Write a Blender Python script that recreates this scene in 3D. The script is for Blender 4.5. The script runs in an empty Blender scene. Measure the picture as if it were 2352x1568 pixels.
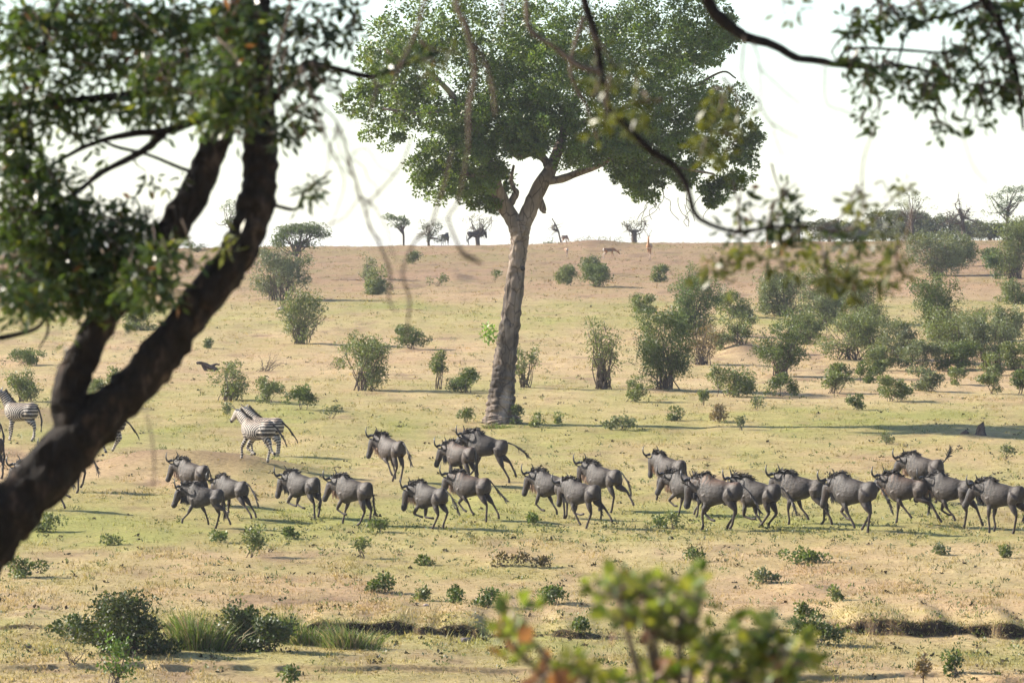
import bpy, math, random
import numpy as np
from mathutils import Vector, Matrix

rng = np.random.default_rng(7)
random.seed(7)
R = math.radians
scene = bpy.context.scene
COL = scene.collection

# ------------------------------------------------------------------ camera, sky, sun, exposure
FW, FH = 2352.0, 1568.0                 # working frame used to read positions
FPX = 200.0 / 36.0 * FW                 # 200 mm lens on a 36 mm sensor
EYE_ROW = 620.0                         # row of eye level in that frame
CAMZ = 9.0
PITCH = math.atan((EYE_ROW - FH / 2) / FPX)
cam_data = bpy.data.cameras.new('camera')
cam_data.lens = 200; cam_data.sensor_width = 36
cam_data.clip_start = 0.5; cam_data.clip_end = 8000
cam_data.dof.use_dof = True
cam_data.dof.focus_distance = 138
cam_data.dof.aperture_fstop = 6.8
cam = bpy.data.objects.new('camera', cam_data); COL.objects.link(cam)
cam.location = (0, 0, CAMZ); cam.rotation_euler = (math.pi / 2 + PITCH, 0, 0)
scene.camera = cam

SUN_AZ = R(-69); SUN_EL = R(27)         # from the left and beyond, low morning sun
world = bpy.data.worlds.new('World'); scene.world = world; world.use_nodes = True
wn = world.node_tree.nodes; wl = world.node_tree.links
sky = wn.new('ShaderNodeTexSky'); sky.sky_type = 'NISHITA'; sky.sun_disc = False
sky.sun_elevation = SUN_EL; sky.sun_rotation = SUN_AZ % (2 * math.pi)
sky.altitude = 1500; sky.air_density = 1.0; sky.dust_density = 1.3; sky.ozone_density = 1.6
wn['Background'].inputs['Strength'].default_value = 0.09
wl.new(sky.outputs['Color'], wn['Background'].inputs['Color'])
sd = bpy.data.lights.new('sun', 'SUN'); sd.energy = 5.0; sd.angle = R(0.5); sd.color = (1.0, 0.92, 0.80)
sun = bpy.data.objects.new('sun', sd); COL.objects.link(sun)
SUNV = Vector((math.sin(SUN_AZ) * math.cos(SUN_EL), math.cos(SUN_AZ) * math.cos(SUN_EL), math.sin(SUN_EL)))
sun.rotation_euler = SUNV.to_track_quat('Z', 'Y').to_euler()
sun.location = (-30, 60, 40)
scene.view_settings.view_transform = 'Standard'
scene.view_settings.look = 'None'
scene.view_settings.exposure = 1.38
scene.view_settings.gamma = 1.0
scene.render.engine = 'CYCLES'
scene.cycles.use_denoising = True
scene.cycles.max_bounces = 4
scene.cycles.diffuse_bounces = 2
scene.cycles.use_adaptive_sampling = True
scene.cycles.adaptive_threshold = .03
scene.cycles.sample_clamp_direct = 5.0
scene.cycles.sample_clamp_indirect = 3.0
scene.cycles.transmission_bounces = 4
scene.cycles.transparent_max_bounces = 4

# ------------------------------------------------------------------ helpers
FWD = np.array([0, math.cos(PITCH), math.sin(PITCH)])
UPV = np.array([0, -math.sin(PITCH), math.cos(PITCH)])

def ray(px, py):
    return np.array([(px - FW / 2) / FPX, 0, 0]) + FWD + UPV * ((FH / 2 - py) / FPX)

def at(px, py, D):
    d = ray(px, py)
    return np.array([0, 0, CAMZ]) + d * (D / d[1])

def scale_at(D): return FPX / D          # working pixels for a metre

def vnoise(x, y, seed=0):
    x = np.asarray(x, float); y = np.asarray(y, float)
    xi = np.floor(x).astype(np.int64); yi = np.floor(y).astype(np.int64)
    fx = x - xi; fy = y - yi
    fx = fx * fx * (3 - 2 * fx); fy = fy * fy * (3 - 2 * fy)
    def h(a, b):
        k = (a * 374761393 + b * 668265263 + seed * 974711) & 0xffffffff
        k = ((k ^ (k >> 13)) * 1274126177) & 0xffffffff
        k = k ^ (k >> 16)
        return (k & 0xffff) / 65535.0
    a = h(xi, yi); b = h(xi + 1, yi); c = h(xi, yi + 1); d = h(xi + 1, yi + 1)
    return (a * (1 - fx) + b * fx) * (1 - fy) + (c * (1 - fx) + d * fx) * fy

def sstep(a, b, x):
    t = np.clip((np.asarray(x, float) - a) / (b - a), 0, 1)
    return t * t * (3 - 2 * t)

def mesh_np(name, V, faces, col=None, smooth=False, attrs=None):
    """faces: list of int arrays (n,k)"""
    if not isinstance(faces, (list, tuple)): faces = [faces]
    faces = [np.asarray(f, np.int32) for f in faces if len(f)]
    V = np.asarray(V, np.float32)
    me = bpy.data.meshes.new(name)
    me.vertices.add(len(V)); me.vertices.foreach_set('co', V.ravel())
    nl = sum(f.size for f in faces); npg = sum(len(f) for f in faces)
    me.loops.add(nl); me.polygons.add(npg)
    me.loops.foreach_set('vertex_index', np.concatenate([f.ravel() for f in faces]))
    tot = np.concatenate([np.full(len(f), f.shape[1], np.int32) for f in faces])
    me.polygons.foreach_set('loop_start', np.concatenate([[0], np.cumsum(tot)[:-1]]).astype(np.int32))
    try: me.polygons.foreach_set('loop_total', tot)
    except Exception: pass
    if smooth: me.polygons.foreach_set('use_smooth', np.ones(npg, bool))
    me.update(calc_edges=True)
    if col is not None: set_col(me, col)
    for k, v in (attrs or {}).items():
        a = me.attributes.new(k, 'FLOAT', 'POINT'); a.data.foreach_set('value', np.asarray(v, np.float32))
    return me

def set_col(me, col):
    a = me.attributes.new('col', 'FLOAT_COLOR', 'POINT')
    c = np.ones((len(me.vertices), 4), np.float32); c[:, :3] = col
    a.data.foreach_set('color', c.ravel())

def obj(name, me, mat=None, parent=None, loc=None):
    o = bpy.data.objects.new(name, me); COL.objects.link(o)
    if mat is not None and me is not None:
        me.materials.clear(); me.materials.append(mat)
    if parent is not None: o.parent = parent
    if loc is not None: o.location = loc
    return o

def thing(name, label, cat, loc, rotz=0.0, group=None):
    o = bpy.data.objects.new(name, None); COL.objects.link(o)
    o.empty_display_size = 0.2
    o.location = loc; o.rotation_euler = (0, 0, rotz)
    o['label'] = label; o['category'] = cat
    if group: o['group'] = group
    return o

def stuff(o): o['kind'] = 'stuff'; return o

def tube(pts, rl, rs=None, n=10, lat=None, wob=0.0, seed=0, cap=True, ridge=0.0):
    """closed tube along pts; rl lateral radius, rs sagittal radius"""
    P_ = np.asarray(pts, float); m = len(P_)
    rl = np.broadcast_to(np.asarray(rl, float), (m,)); rs = rl if rs is None else np.broadcast_to(np.asarray(rs, float), (m,))
    T = np.gradient(P_, axis=0); T /= (np.linalg.norm(T, axis=1)[:, None] + 1e-9)
    V = []
    L0 = np.array(lat if lat is not None else ([1.0, 0, 0] if abs(T[0, 0]) < .8 else [0, 1.0, 0]), float)
    for i in range(m):
        L = L0 - T[i] * np.dot(L0, T[i]); L /= np.linalg.norm(L) + 1e-9
        if lat is None: L0 = L
        S = np.cross(T[i], L)
        th = np.arange(n) / n * 2 * np.pi
        k = np.ones(n)
        if wob:
            k = 1 + wob * (vnoise(np.cos(th) * 1.7 + 9, np.sin(th) * 1.7 + i * .55, seed) - .5) * 2
        if ridge:
            k = k + ridge * (vnoise(np.cos(th) * 4.5 + 9 + i * .05, np.sin(th) * 4.5 + i * .16, seed + 1) - .5) * 2 + ridge * .6 * (vnoise(np.cos(th) * 9 + 9, np.sin(th) * 9 + i * .4, seed + 2) - .5) * 2
        V.append(P_[i] + np.outer(np.cos(th) * k, L) * rl[i] + np.outer(np.sin(th) * k, S) * rs[i])
    V = np.concatenate(V)
    a = np.arange(n); b = (a + 1) % n
    F = []
    for i in range(m - 1):
        F.append(np.stack([i * n + a, i * n + b, (i + 1) * n + b, (i + 1) * n + a], 1))
    Q = np.concatenate(F); Tt = np.zeros((0, 3), int)
    if cap:
        e0 = P_[0] - T[0] * min(rl[0], rs[0]) * .6; e1 = P_[-1] + T[-1] * min(rl[-1], rs[-1]) * .6
        i0 = len(V); V = np.vstack([V, e0, e1])
        Tt = np.concatenate([np.stack([np.full(n, i0), b, a], 1), np.stack([np.full(n, i0 + 1), (m - 1) * n + a, (m - 1) * n + b], 1)])
    return V, Q, Tt

def join(parts):
    """parts: list of (V,Q,T) -> V,[Q,T]"""
    Vs, Qs, Ts, k = [], [], [], 0
    for V, Q, T in parts:
        Vs.append(V); Qs.append(Q + k); Ts.append(T + k); k += len(V)
    return np.concatenate(Vs), [np.concatenate(Qs), np.concatenate(Ts)]

def spline(pts, per=6):
    """Catmull-Rom through rows of any width"""
    P_ = np.asarray(pts, float)
    if len(P_) < 3:
        t = np.linspace(0, 1, per + 1)[:, None]
        return P_[0] * (1 - t) + P_[-1] * t
    E = np.vstack([2 * P_[0] - P_[1], P_, 2 * P_[-1] - P_[-2]])
    out = []
    for i in range(1, len(E) - 2):
        for k in range(per):
            t = k / per; p0, p1, p2, p3 = E[i - 1:i + 3]
            out.append(.5 * ((2 * p1) + (-p0 + p2) * t + (2 * p0 - 5 * p1 + 4 * p2 - p3) * t * t + (-p0 + 3 * p1 - 3 * p2 + p3) * t ** 3))
    out.append(E[-2]); return np.array(out)

def unit(v): return v / (np.linalg.norm(v, axis=-1, keepdims=True) + 1e-9)

def leaves(pos, dirs, length, width, col, r=rng, face=None):
    """one folded four-corner leaf for each position"""
    n = len(pos)
    d = unit(dirs); a = unit(r.normal(size=(n, 3)))
    if face is not None: a = np.cross(d, face) + a * .35
    side = unit(np.cross(d, a)) if face is None else unit(a - d * np.sum(a * d, 1, keepdims=True)); nrm = np.cross(side, d)
    L = np.broadcast_to(np.asarray(length, float), (n,))[:, None]; Wd = np.broadcast_to(np.asarray(width, float), (n,))[:, None]
    V = np.stack([pos, pos + d * L * .5 + side * Wd * .5 + nrm * Wd * .18, pos + d * L, pos + d * L * .5 - side * Wd * .5 + nrm * Wd * .18], 1).reshape(-1, 3)
    Q = (np.arange(n)[:, None] * 4 + np.array([0, 1, 2, 3])[None])
    return V, Q, np.repeat(col, 4, 0)

# ------------------------------------------------------------------ materials
MATS = {}
def new_mat(name):
    m = bpy.data.materials.new(name); m.use_nodes = True
    n = m.node_tree.nodes; l = m.node_tree.links
    MATS[name] = m
    return m, n, l, n['Principled BSDF']

def N(n, t, **kw):
    x = n.new(t)
    for k, v in kw.items():
        if k in x.inputs: x.inputs[k].default_value = v
        else: setattr(x, k, v)
    return x

def mixc(n, l, fac, a, b, mode='MIX'):
    x = n.new('ShaderNodeMix'); x.data_type = 'RGBA'; x.blend_type = mode
    for s, v in ((x.inputs[0], fac), (x.inputs[6], a), (x.inputs[7], b)):
        if isinstance(v, (int, float)): s.default_value = v
        elif isinstance(v, tuple): s.default_value = (*v, 1) if len(v) == 3 else v
        else: l.new(v, s)
    return x.outputs[2]

def ramp(n, l, src, stops):
    x = n.new('ShaderNodeValToRGB'); e = x.color_ramp.elements
    while len(e) < len(stops): e.new(.5)
    for i, (p, c) in enumerate(stops):
        e[i].position = p; e[i].color = (*c, 1) if len(c) == 3 else c
    l.new(src, x.inputs['Fac']); return x.outputs['Color']

def leaf_mat(name, trans=.35, rough=.38, spec=.5, warm=(1.25, 1.2, .55)):
    m, n, l, b = new_mat(name)
    at_ = N(n, 'ShaderNodeAttribute', attribute_name='col')
    l.new(at_.outputs['Color'], b.inputs['Base Color'])
    b.inputs['Roughness'].default_value = rough
    b.inputs['Specular IOR Level'].default_value = spec
    t = n.new('ShaderNodeBsdfTranslucent')
    l.new(mixc(n, l, 1.0, at_.outputs['Color'], warm, 'MULTIPLY'), t.inputs['Color'])
    mx = n.new('ShaderNodeMixShader'); mx.inputs[0].default_value = trans
    l.new(b.outputs[0], mx.inputs[1]); l.new(t.outputs[0], mx.inputs[2])
    l.new(mx.outputs[0], n['Material Output'].inputs['Surface'])
    return m

M_LEAF = leaf_mat('shrub_leaf', .30, .5, .35)
M_CROWN = leaf_mat('crown_leaf', .42, .42, .45)
M_NEAR = leaf_mat('near_leaf', .45, .35, .5)
M_BUSHNEAR = leaf_mat('near_bush_leaf', .45, .4, .45)
M_GRASS = leaf_mat('grass_blade', .35, .6, .25, (1.1, 1.1, .8))

def bark_mat(name, c1, c2, c3, sc=6.0, stretch=.25, bump=.6, dist=.03, attr=False):
    m, n, l, b = new_mat(name)
    tc = N(n, 'ShaderNodeTexCoord')
    mp = N(n, 'ShaderNodeMapping'); mp.inputs['Scale'].default_value = (1, 1, stretch)
    l.new(tc.outputs['Object'], mp.inputs['Vector'])
    nz = N(n, 'ShaderNodeTexNoise', Scale=sc, Detail=8.0, Roughness=.65); l.new(mp.outputs[0], nz.inputs['Vector'])
    vr = N(n, 'ShaderNodeTexVoronoi', Scale=sc * 1.4, feature='DISTANCE_TO_EDGE')
    wv = mixc(n, l, .12, mp.outputs[0], nz.outputs['Color'])
    l.new(wv, vr.inputs['Vector'])
    big = N(n, 'ShaderNodeTexNoise', Scale=sc * .22, Detail=3.0); l.new(mp.outputs[0], big.inputs['Vector'])
    c = ramp(n, l, nz.outputs['Fac'], [(.3, c1), (.55, c2), (.75, c3)])
    crack = ramp(n, l, vr.outputs['Distance'], [(0, (.25, .22, .2)), (.06, (1, 1, 1))])
    c = mixc(n, l, .8, c, crack, 'MULTIPLY')
    c = mixc(n, l, .5, c, ramp(n, l, big.outputs['Fac'], [(.35, (.55, .5, .46)), (.65, (1.25, 1.2, 1.15))]), 'MULTIPLY')
    if attr:
        a = N(n, 'ShaderNodeAttribute', attribute_name='col')
        c = mixc(n, l, 1.0, c, a.outputs['Color'], 'MULTIPLY')
    l.new(c, b.inputs['Base Color']); b.inputs['Roughness'].default_value = .85
    b.inputs['Specular IOR Level'].default_value = .2
    bp = N(n, 'ShaderNodeBump', Strength=bump, Distance=dist)
    hh = N(n, 'ShaderNodeMath', operation='ADD'); l.new(nz.outputs['Fac'], hh.inputs[0]); 
    mm = N(n, 'ShaderNodeMath', operation='MINIMUM'); l.new(vr.outputs['Distance'], mm.inputs[0]); mm.inputs[1].default_value = .15
    l.new(mm.outputs[0], hh.inputs[1]); l.new(hh.outputs[0], bp.inputs['Height']); l.new(bp.outputs[0], b.inputs['Normal'])
    return m

M_BARK_BIG = bark_mat('fig_bark', (.13, .105, .084), (.235, .19, .155), (.36, .305, .255), 3.2, .35, .8, .05, True)
M_BARK_NEAR = bark_mat('rough_dark_bark', (.007, .005, .004), (.020, .014, .010), (.12, .08, .058), 9.0, .4, 1.0, .04)  # palest tone brightened to paint sunlit patches onto the dark bark
M_TWIG = bark_mat('twig', (.09, .065, .05), (.15, .115, .09), (.22, .17, .14), 20, .5, .3, .01)
M_STEM = bark_mat('shrub_stem', (.07, .055, .045), (.14, .11, .09), (.22, .18, .15), 25, .3, .3, .01)
M_DEADWOOD = bark_mat('dead_wood', (.06, .045, .04), (.12, .09, .075), (.2, .155, .13), 14, .3, .5, .02)

def hide_mat(name, stripes=False):
    m, n, l, b = new_mat(name)
    a = N(n, 'ShaderNodeAttribute', attribute_name='col')
    tc = N(n, 'ShaderNodeTexCoord')
    nz = N(n, 'ShaderNodeTexNoise', Scale=18.0, Detail=6.0, Roughness=.65); l.new(tc.outputs['Object'], nz.inputs['Vector'])
    c = mixc(n, l, 1.0, a.outputs['Color'], ramp(n, l, nz.outputs['Fac'], [(.3, (.6, .58, .56)), (.7, (1.25, 1.25, 1.25))]), 'MULTIPLY')
    if stripes:
        ph = N(n, 'ShaderNodeAttribute', attribute_name='phase'); am = N(n, 'ShaderNodeAttribute', attribute_name='amount')
        ad = N(n, 'ShaderNodeMath', operation='MULTIPLY_ADD'); l.new(nz.outputs['Fac'], ad.inputs[0]); ad.inputs[1].default_value = .25; l.new(ph.outputs['Fac'], ad.inputs[2])
        ml = N(n, 'ShaderNodeMath', operation='MULTIPLY'); l.new(ad.outputs[0], ml.inputs[0]); ml.inputs[1].default_value = 2 * math.pi
        sn = N(n, 'ShaderNodeMath', operation='SINE'); l.new(ml.outputs[0], sn.inputs[0])
        mr = N(n, 'ShaderNodeMapRange'); l.new(sn.outputs[0], mr.inputs['Value']); mr.inputs['From Min'].default_value = -.18; mr.inputs['From Max'].default_value = .18
        mu = N(n, 'ShaderNodeMath', operation='MULTIPLY'); l.new(mr.outputs[0], mu.inputs[0]); l.new(am.outputs['Fac'], mu.inputs[1])
        c = mixc(n, l, mu.outputs[0], c, (.018, .014, .012))
    l.new(c, b.inputs['Base Color']); b.inputs['Roughness'].default_value = .57
    b.inputs['Specular IOR Level'].default_value = .30
    b.inputs['Sheen Weight'].default_value = .05; b.inputs['Sheen Roughness'].default_value = .45; b.inputs['Sheen Tint'].default_value = (1, .9, .8, 1)
    bp = N(n, 'ShaderNodeBump', Strength=.9, Distance=.02); l.new(nz.outputs['Fac'], bp.inputs['Height']); l.new(bp.outputs[0], b.inputs['Normal'])
    return m
M_HIDE = hide_mat('antelope_hide'); M_ZEBRA = hide_mat('zebra_hide', True)

def plain(name, c, rough=.6, spec=.3):
    m, n, l, b = new_mat(name)
    tc = N(n, 'ShaderNodeTexCoord'); nz = N(n, 'ShaderNodeTexNoise', Scale=30.0, Detail=3.0); l.new(tc.outputs['Object'], nz.inputs['Vector'])
    l.new(ramp(n, l, nz.outputs['Fac'], [(.3, tuple(x * .7 for x in c)), (.7, tuple(x * 1.25 for x in c))]), b.inputs['Base Color'])
    b.inputs['Roughness'].default_value = rough; b.inputs['Specular IOR Level'].default_value = spec
    return m
M_HORN = plain('horn', (.035, .03, .027), .35, .5)
M_HAIR = plain('dark_hair', (.022, .017, .015), .6, .3)
M_BEARD = plain('pale_hair', (.34, .22, .14), .7, .2)
M_PALESTONE = plain('pale_stone', (.42, .33, .28), .85, .2)
M_STONE = plain('stone', (.12, .10, .09), .85, .2)

# ------------------------------------------------------------------ ground
PV, PH = 240.0, 9.7                      # the slope: row where it would vanish, eye height above it
def slope_D(py): return FPX * PH / (np.asarray(py, float) - PV)
def slope_z(D): return CAMZ + (EYE_ROW - PV) / FPX * D - PH
_cp = [(-400, CAMZ - 2.6), (-50, CAMZ - 2.6), (12, CAMZ - 2.6), (33, CAMZ - 2.95), (45, CAMZ - 5.2), (58, CAMZ - 7.9), (74, CAMZ - 8.1), (88, slope_z(88) - .25), (93, slope_z(93)),
       (386, slope_z(386)), (396, slope_z(396) - .05), (408, slope_z(396) - .1), (425, slope_z(396) - .35), (470, slope_z(396) - 1.6), (620, slope_z(396) - 6), (1500, CAMZ - 9), (6000, CAMZ - 12)]
_tx = np.arange(-400, 6000, 1.0)
_tz = np.interp(_tx, [c[0] for c in _cp], [c[1] for c in _cp])
_k = np.hanning(9); _k /= _k.sum()
_tz = np.convolve(np.pad(_tz, 4, mode='edge'), _k, mode='valid')

def _u2p(x, y): return FW / 2 + x / np.maximum(y, 1) * FPX
BANK_P = [(-400, .07), (0, .09), (110, .11), (400, .12), (640, .16), (800, .22), (860, .30), (980, .28), (1005, .10), (1020, .22), (1090, .22), (1115, .07), (1250, .05), (1300, .20), (1350, .18), (1380, .06), (1700, .03), (1840, .12), (1930, .14), (1970, .24), (2060, .30), (2300, .28), (2800, .25)]
def bank_D(x): return 104.6 + (vnoise(x * .8, x * 0 + 3, 5) - .5) * 1.0 + (vnoise(x * 3.1, x * 0 + 3, 6) - .5) * .5 + (vnoise(x * 9.1, x * 0 + 3, 7) - .5) * .16 + .02 * x
def bank_h(x): return np.interp(FW / 2 + x / 105 * FPX, [b[0] for b in BANK_P], [b[1] for b in BANK_P]) * (.35 + .7 * vnoise(x * 2.3, x * 0, 8))
def ledge_D(x): return 96.6 + (vnoise(x * .7, x * 0 + 9, 15) - .5) * 1.2 + (vnoise(x * 2.7, x * 0, 16) - .5) * .3

BUMPS = []   # x, y, rx, ry, h
def _bump(px, row, rx, ry, h):
    D = float(slope_D(row)); BUMPS.append(((px - FW / 2) / FPX * D, D, rx, ry, h))
_bump(330, 1082, 1.5, 2.0, .42); _bump(530, 1086, 1.9, 2.0, .50); _bump(40, 965, 2.2, 5, .3)
_bump(1700, 805, 1.0, 6, .45); _bump(1370, 566, 2.4, 9, .35); _bump(1050, 640, .7, 4, .3); _bump(1840, 1342, .5, .9, .13); _bump(1175, 1285, .5, .9, .13)
_bump(2190, 1000, 1.2, 3, .12); _bump(1190, 1140, .9, 1.6, .18)

def ground_z(x, y, fine=True):
    x = np.asarray(x, float); y = np.asarray(y, float)
    z = np.interp(y, _tx, _tz)
    z = z + .0105 * x * sstep(240, 396, y) * (1 - sstep(420, 900, y))
    z = z + (vnoise(x / 9 + 50, y / 16 + 50, 1) - .5) * .30 * sstep(88, 100, y) * (1 - .7 * sstep(300, 380, y))
    z = z + (vnoise(x / 2.6 + 50, y / 5 + 50, 2) - .5) * .10
    if fine:
        z = z + (vnoise(x / .7 + 50, y / 1.1 + 50, 3) - .5) * .045 + (vnoise(x / .28 + 50, y / .42 + 50, 4) - .5) * .02
    for bx, by, rx, ry, h in BUMPS:
        z = z + h * np.exp(-((x - bx) / rx) ** 2 - ((y - by) / ry) ** 2)
    b = bank_D(x); h = bank_h(x)
    z = z + h * sstep(-.03, .10, y - b) * (1 - sstep(.5, 9, y - b)) 
    z = z - .05 * np.exp(-((y - b + .25) / .3) ** 2) * (h > .15)
    b2 = ledge_D(x)
    z = z + (.05 + .06 * vnoise(x * .6, x * 0, 19)) * sstep(-.02, .1, y - b2) * (1 - sstep(.5, 6, y - b2))
    return z

def gpt(px, py):
    """the point of the ground seen at a place of the frame"""
    d = ray(px, py); d = d / d[1]
    D = np.arange(84, 440, .1)
    dz = (CAMZ + d[2] * D) - ground_z(d[0] * D, D)
    k = np.where(dz <= 0)[0]
    D0 = D[k[0]] if len(k) else 402.0
    x = d[0] * D0
    return np.array([x, D0, float(ground_z(x, D0))])

GREEN = [(500, .12), (560, .12), (590, .22), (612, .12), (640, .12), (680, .12), (700, .55), (745, .62), (765, .30), (800, .12), (850, .10), (872, .32), (895, .55), (935, .66), (985, .68), (1005, .5), (1040, .32), (1090, .42), (1150, .74), (1205, .82), (1230, .66), (1262, .30), (1330, .20), (1395, .20), (1430, .42), (1470, .68), (1520, .60), (1545, .38), (1580, .25)]
def ground_col(x, y):
    row = PV + FPX * PH / np.maximum(y, 60)
    g = np.interp(row, [a for a, b in GREEN], [b for a, b in GREEN])
    px = _u2p(x, y)
    g = g - .42 * sstep(1500, 1900, px) * sstep(820, 850, row) * (1 - sstep(920, 960, row)) 
    g = g - .15 * (1 - sstep(300, 700, px)) * sstep(1020, 1060, row) * (1 - sstep(1100, 1125, row)) * 2
    n1 = vnoise(x / 5.5, y / 11, 21) - .5; n2 = vnoise(x / 1.7, y / 4, 22) - .5; n3 = vnoise(x / .55, y / 1.1, 23) - .5
    g = np.clip(g * .95 + n1 * .45 + n2 * .5 + n3 * .35, 0, 1)
    dirt = sstep(.60, .85, vnoise(x / 1.3 + 7, y / 3.2, 24) * .6 + vnoise(x / .4, y / .9, 25) * .4) * .8 * (1 - .75 * g)
    far = sstep(250, 330, y)
    dirt = np.clip(dirt + .10 * far, 0, 1)
    for bx, by, rx, ry, h in BUMPS:
        if h > .2: dirt = np.maximum(dirt, .8 * np.exp(-((x - bx) / rx) ** 2 - ((y - by) / ry) ** 2))
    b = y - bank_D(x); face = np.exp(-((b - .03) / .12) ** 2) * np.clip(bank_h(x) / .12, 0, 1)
    b2 = y - ledge_D(x); face2 = np.exp(-((b2 - .02) / .3) ** 2) * vnoise(x * .9, x * 0 + 4, 31)
    dirt = np.maximum(dirt, face); dirt = np.maximum(dirt, .7 * face2)
    dry = np.array([.49, .332, .19]); grn = np.array([.325, .315, .098]); so = np.array([.27, .175, .108])
    hay = np.array([.53, .405, .22])
    w = vnoise(x / 3.3, y / 6, 27)[:, None]
    dry = dry * (1 - w) + hay * w
    pink = np.array([.46, .285, .178])
    dry = dry * (1 - far[:, None] * .7) + pink * far[:, None] * .7
    c = dry * (1 - g[:, None]) + grn * g[:, None]
    c = c * (1 - dirt[:, None]) + so * dirt[:, None]
    c = c * (.85 - .20 * far[:, None])
    dark = np.array([.03, .021, .015])  # shadow on the steep bank face, painted in over its soil colour
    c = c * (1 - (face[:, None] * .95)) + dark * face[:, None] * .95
    return c, g, dirt

rows = np.concatenate([slope_D(np.arange(546, 1600, 3.0)), np.arange(103.3, 106.2, .04), np.arange(95.7, 97.6, .06), np.arange(386, 440, 1.0), np.arange(446, 640, 8), np.geomspace(640, 5900, 24), np.arange(-300, 0, 30), np.arange(0, 94, 2.0)])
rows = np.unique(np.round(rows, 3))
cols = np.concatenate([-np.geomspace(.11, 1.2, 14)[::-1], np.linspace(-.1085, .1085, 350), np.geomspace(.11, 1.2, 14)])
YY, UU = np.meshgrid(rows, cols, indexing='ij')
spread = np.where(YY > 90, YY, 90.0)
XX = UU * spread
ZZ = ground_z(XX.ravel(), YY.ravel())
gc, _, _ = ground_col(XX.ravel(), YY.ravel())
nr, nc = YY.shape
ii = np.arange(nr - 1)[:, None] * nc + np.arange(nc - 1)[None]
GQ = np.stack([ii, ii + 1, ii + nc + 1, ii + nc], -1).reshape(-1, 4)
m, n, l, b = new_mat('savanna_ground')
a = N(n, 'ShaderNodeAttribute', attribute_name='col'); tc = N(n, 'ShaderNodeTexCoord')
nz = N(n, 'ShaderNodeTexNoise', Scale=9.0, Detail=8.0, Roughness=.7); l.new(tc.outputs['Object'], nz.inputs['Vector'])
nz2 = N(n, 'ShaderNodeTexNoise', Scale=.9, Detail=5.0, Roughness=.6); l.new(tc.outputs['Object'], nz2.inputs['Vector'])
c = mixc(n, l, .9, a.outputs['Color'], ramp(n, l, nz.outputs['Fac'], [(.32, (.48, .46, .44)), (.46, (.9, .88, .86)), (.55, (1.05, 1.05, 1.05)), (.7, (1.35, 1.35, 1.3))]), 'MULTIPLY')
c = mixc(n, l, .6, c, ramp(n, l, nz2.outputs['Fac'], [(.3, (.72, .70, .66)), (.7, (1.2, 1.2, 1.15))]), 'MULTIPLY')
l.new(c, b.inputs['Base Color']); b.inputs['Roughness'].default_value = .95; b.inputs['Specular IOR Level'].default_value = .1
bp = N(n, 'ShaderNodeBump', Strength=.7, Distance=.06); l.new(nz.outputs['Fac'], bp.inputs['Height']); l.new(bp.outputs[0], b.inputs['Normal'])
g = obj('ground', mesh_np('ground', np.stack([XX.ravel(), YY.ravel(), ZZ], 1), GQ, gc, True), m)
g['kind'] = 'structure'

# short grass: every blade real, joined (nobody could count it)
NT = 130000
py = rng.uniform(548, 1590, NT); px = rng.uniform(-160, 2510, NT)
D = slope_D(py); x = (px - FW / 2) / FPX * D
c, gg, dd = ground_col(x, D)
keep = (rng.random(NT) > dd * 1.1) & (rng.random(NT) < .35 + 1.0 * vnoise(x / .6, D / 1.3, 43))
x, D, c, gg, py = x[keep], D[keep], c[keep], gg[keep], py[keep]
nt = len(x); z = ground_z(x, D)
nb = 4
hgt = (.02 + .04 * rng.random(nt) ** 2 + .06 * (rng.random(nt) > .96)) * (1 + .5 * sstep(150, 330, D)) * (.45 + 1.5 * vnoise(x / .9, D / 2.2, 41) ** 2)
bx = np.repeat(x, nb) + rng.normal(0, .05, nt * nb); by = np.repeat(D, nb) + rng.normal(0, .07, nt * nb)
bz = np.repeat(z, nb) - .012
bh = np.repeat(hgt, nb) * rng.uniform(.6, 1.25, nt * nb)
ang = rng.uniform(0, 2 * np.pi, nt * nb); wd = rng.uniform(.010, .022, nt * nb) * np.repeat(1 + .8 * sstep(150, 330, D), nb)
lean = rng.normal(0, .5, (nt * nb, 2)) * bh[:, None]
V = np.stack([np.stack([bx - np.cos(ang) * wd, by - np.sin(ang) * wd, bz], 1), np.stack([bx + np.cos(ang) * wd, by + np.sin(ang) * wd, bz], 1), np.stack([bx + lean[:, 0], by + lean[:, 1], bz + bh], 1)], 1).reshape(-1, 3)
bc = np.repeat(c * rng.uniform(.72, 1.18, (nt, 1)), nb, 0) * rng.uniform(.75, 1.2, (nt * nb, 1)) * np.array([1.0, 1.0, .92])
T = np.arange(len(V)).reshape(-1, 3)
g = obj('short_grass', mesh_np('short_grass', V, T, np.repeat(bc, 3, 0)), M_GRASS)
g['label'] = 'short sunlit grass covering the open slope'; g['category'] = 'grass'; stuff(g)

# grass hanging over the rim of the eroded bank
r = np.random.default_rng(17)
n = 9000; x = r.uniform(-11, 11, n); hb = bank_h(x); x = x[r.random(n) < hb / .16]; n = len(x)
y = bank_D(x) + r.uniform(-.05, .22, n); z = ground_z(x, y, False) + r.uniform(-.04, .03, n)
d = np.stack([r.normal(0, .5, n), r.normal(-.35, .4, n), r.uniform(-.5, 1.0, n)], 1); L = r.uniform(.05, .15, n)
c = np.where((r.random(n) > .5)[:, None], np.array([.20, .20, .075]), np.array([.34, .25, .14])) * r.uniform(.5, 1.15, (n, 1))
V, Q, C = leaves(np.stack([x, y, z], 1), d, L, .018, c, r)
g = obj('bank_grass', mesh_np('bank_grass', V, Q, C), M_GRASS); g['label'] = 'ragged grass overhanging the rim of the eroded bank'; g['category'] = 'grass'; stuff(g)

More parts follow.
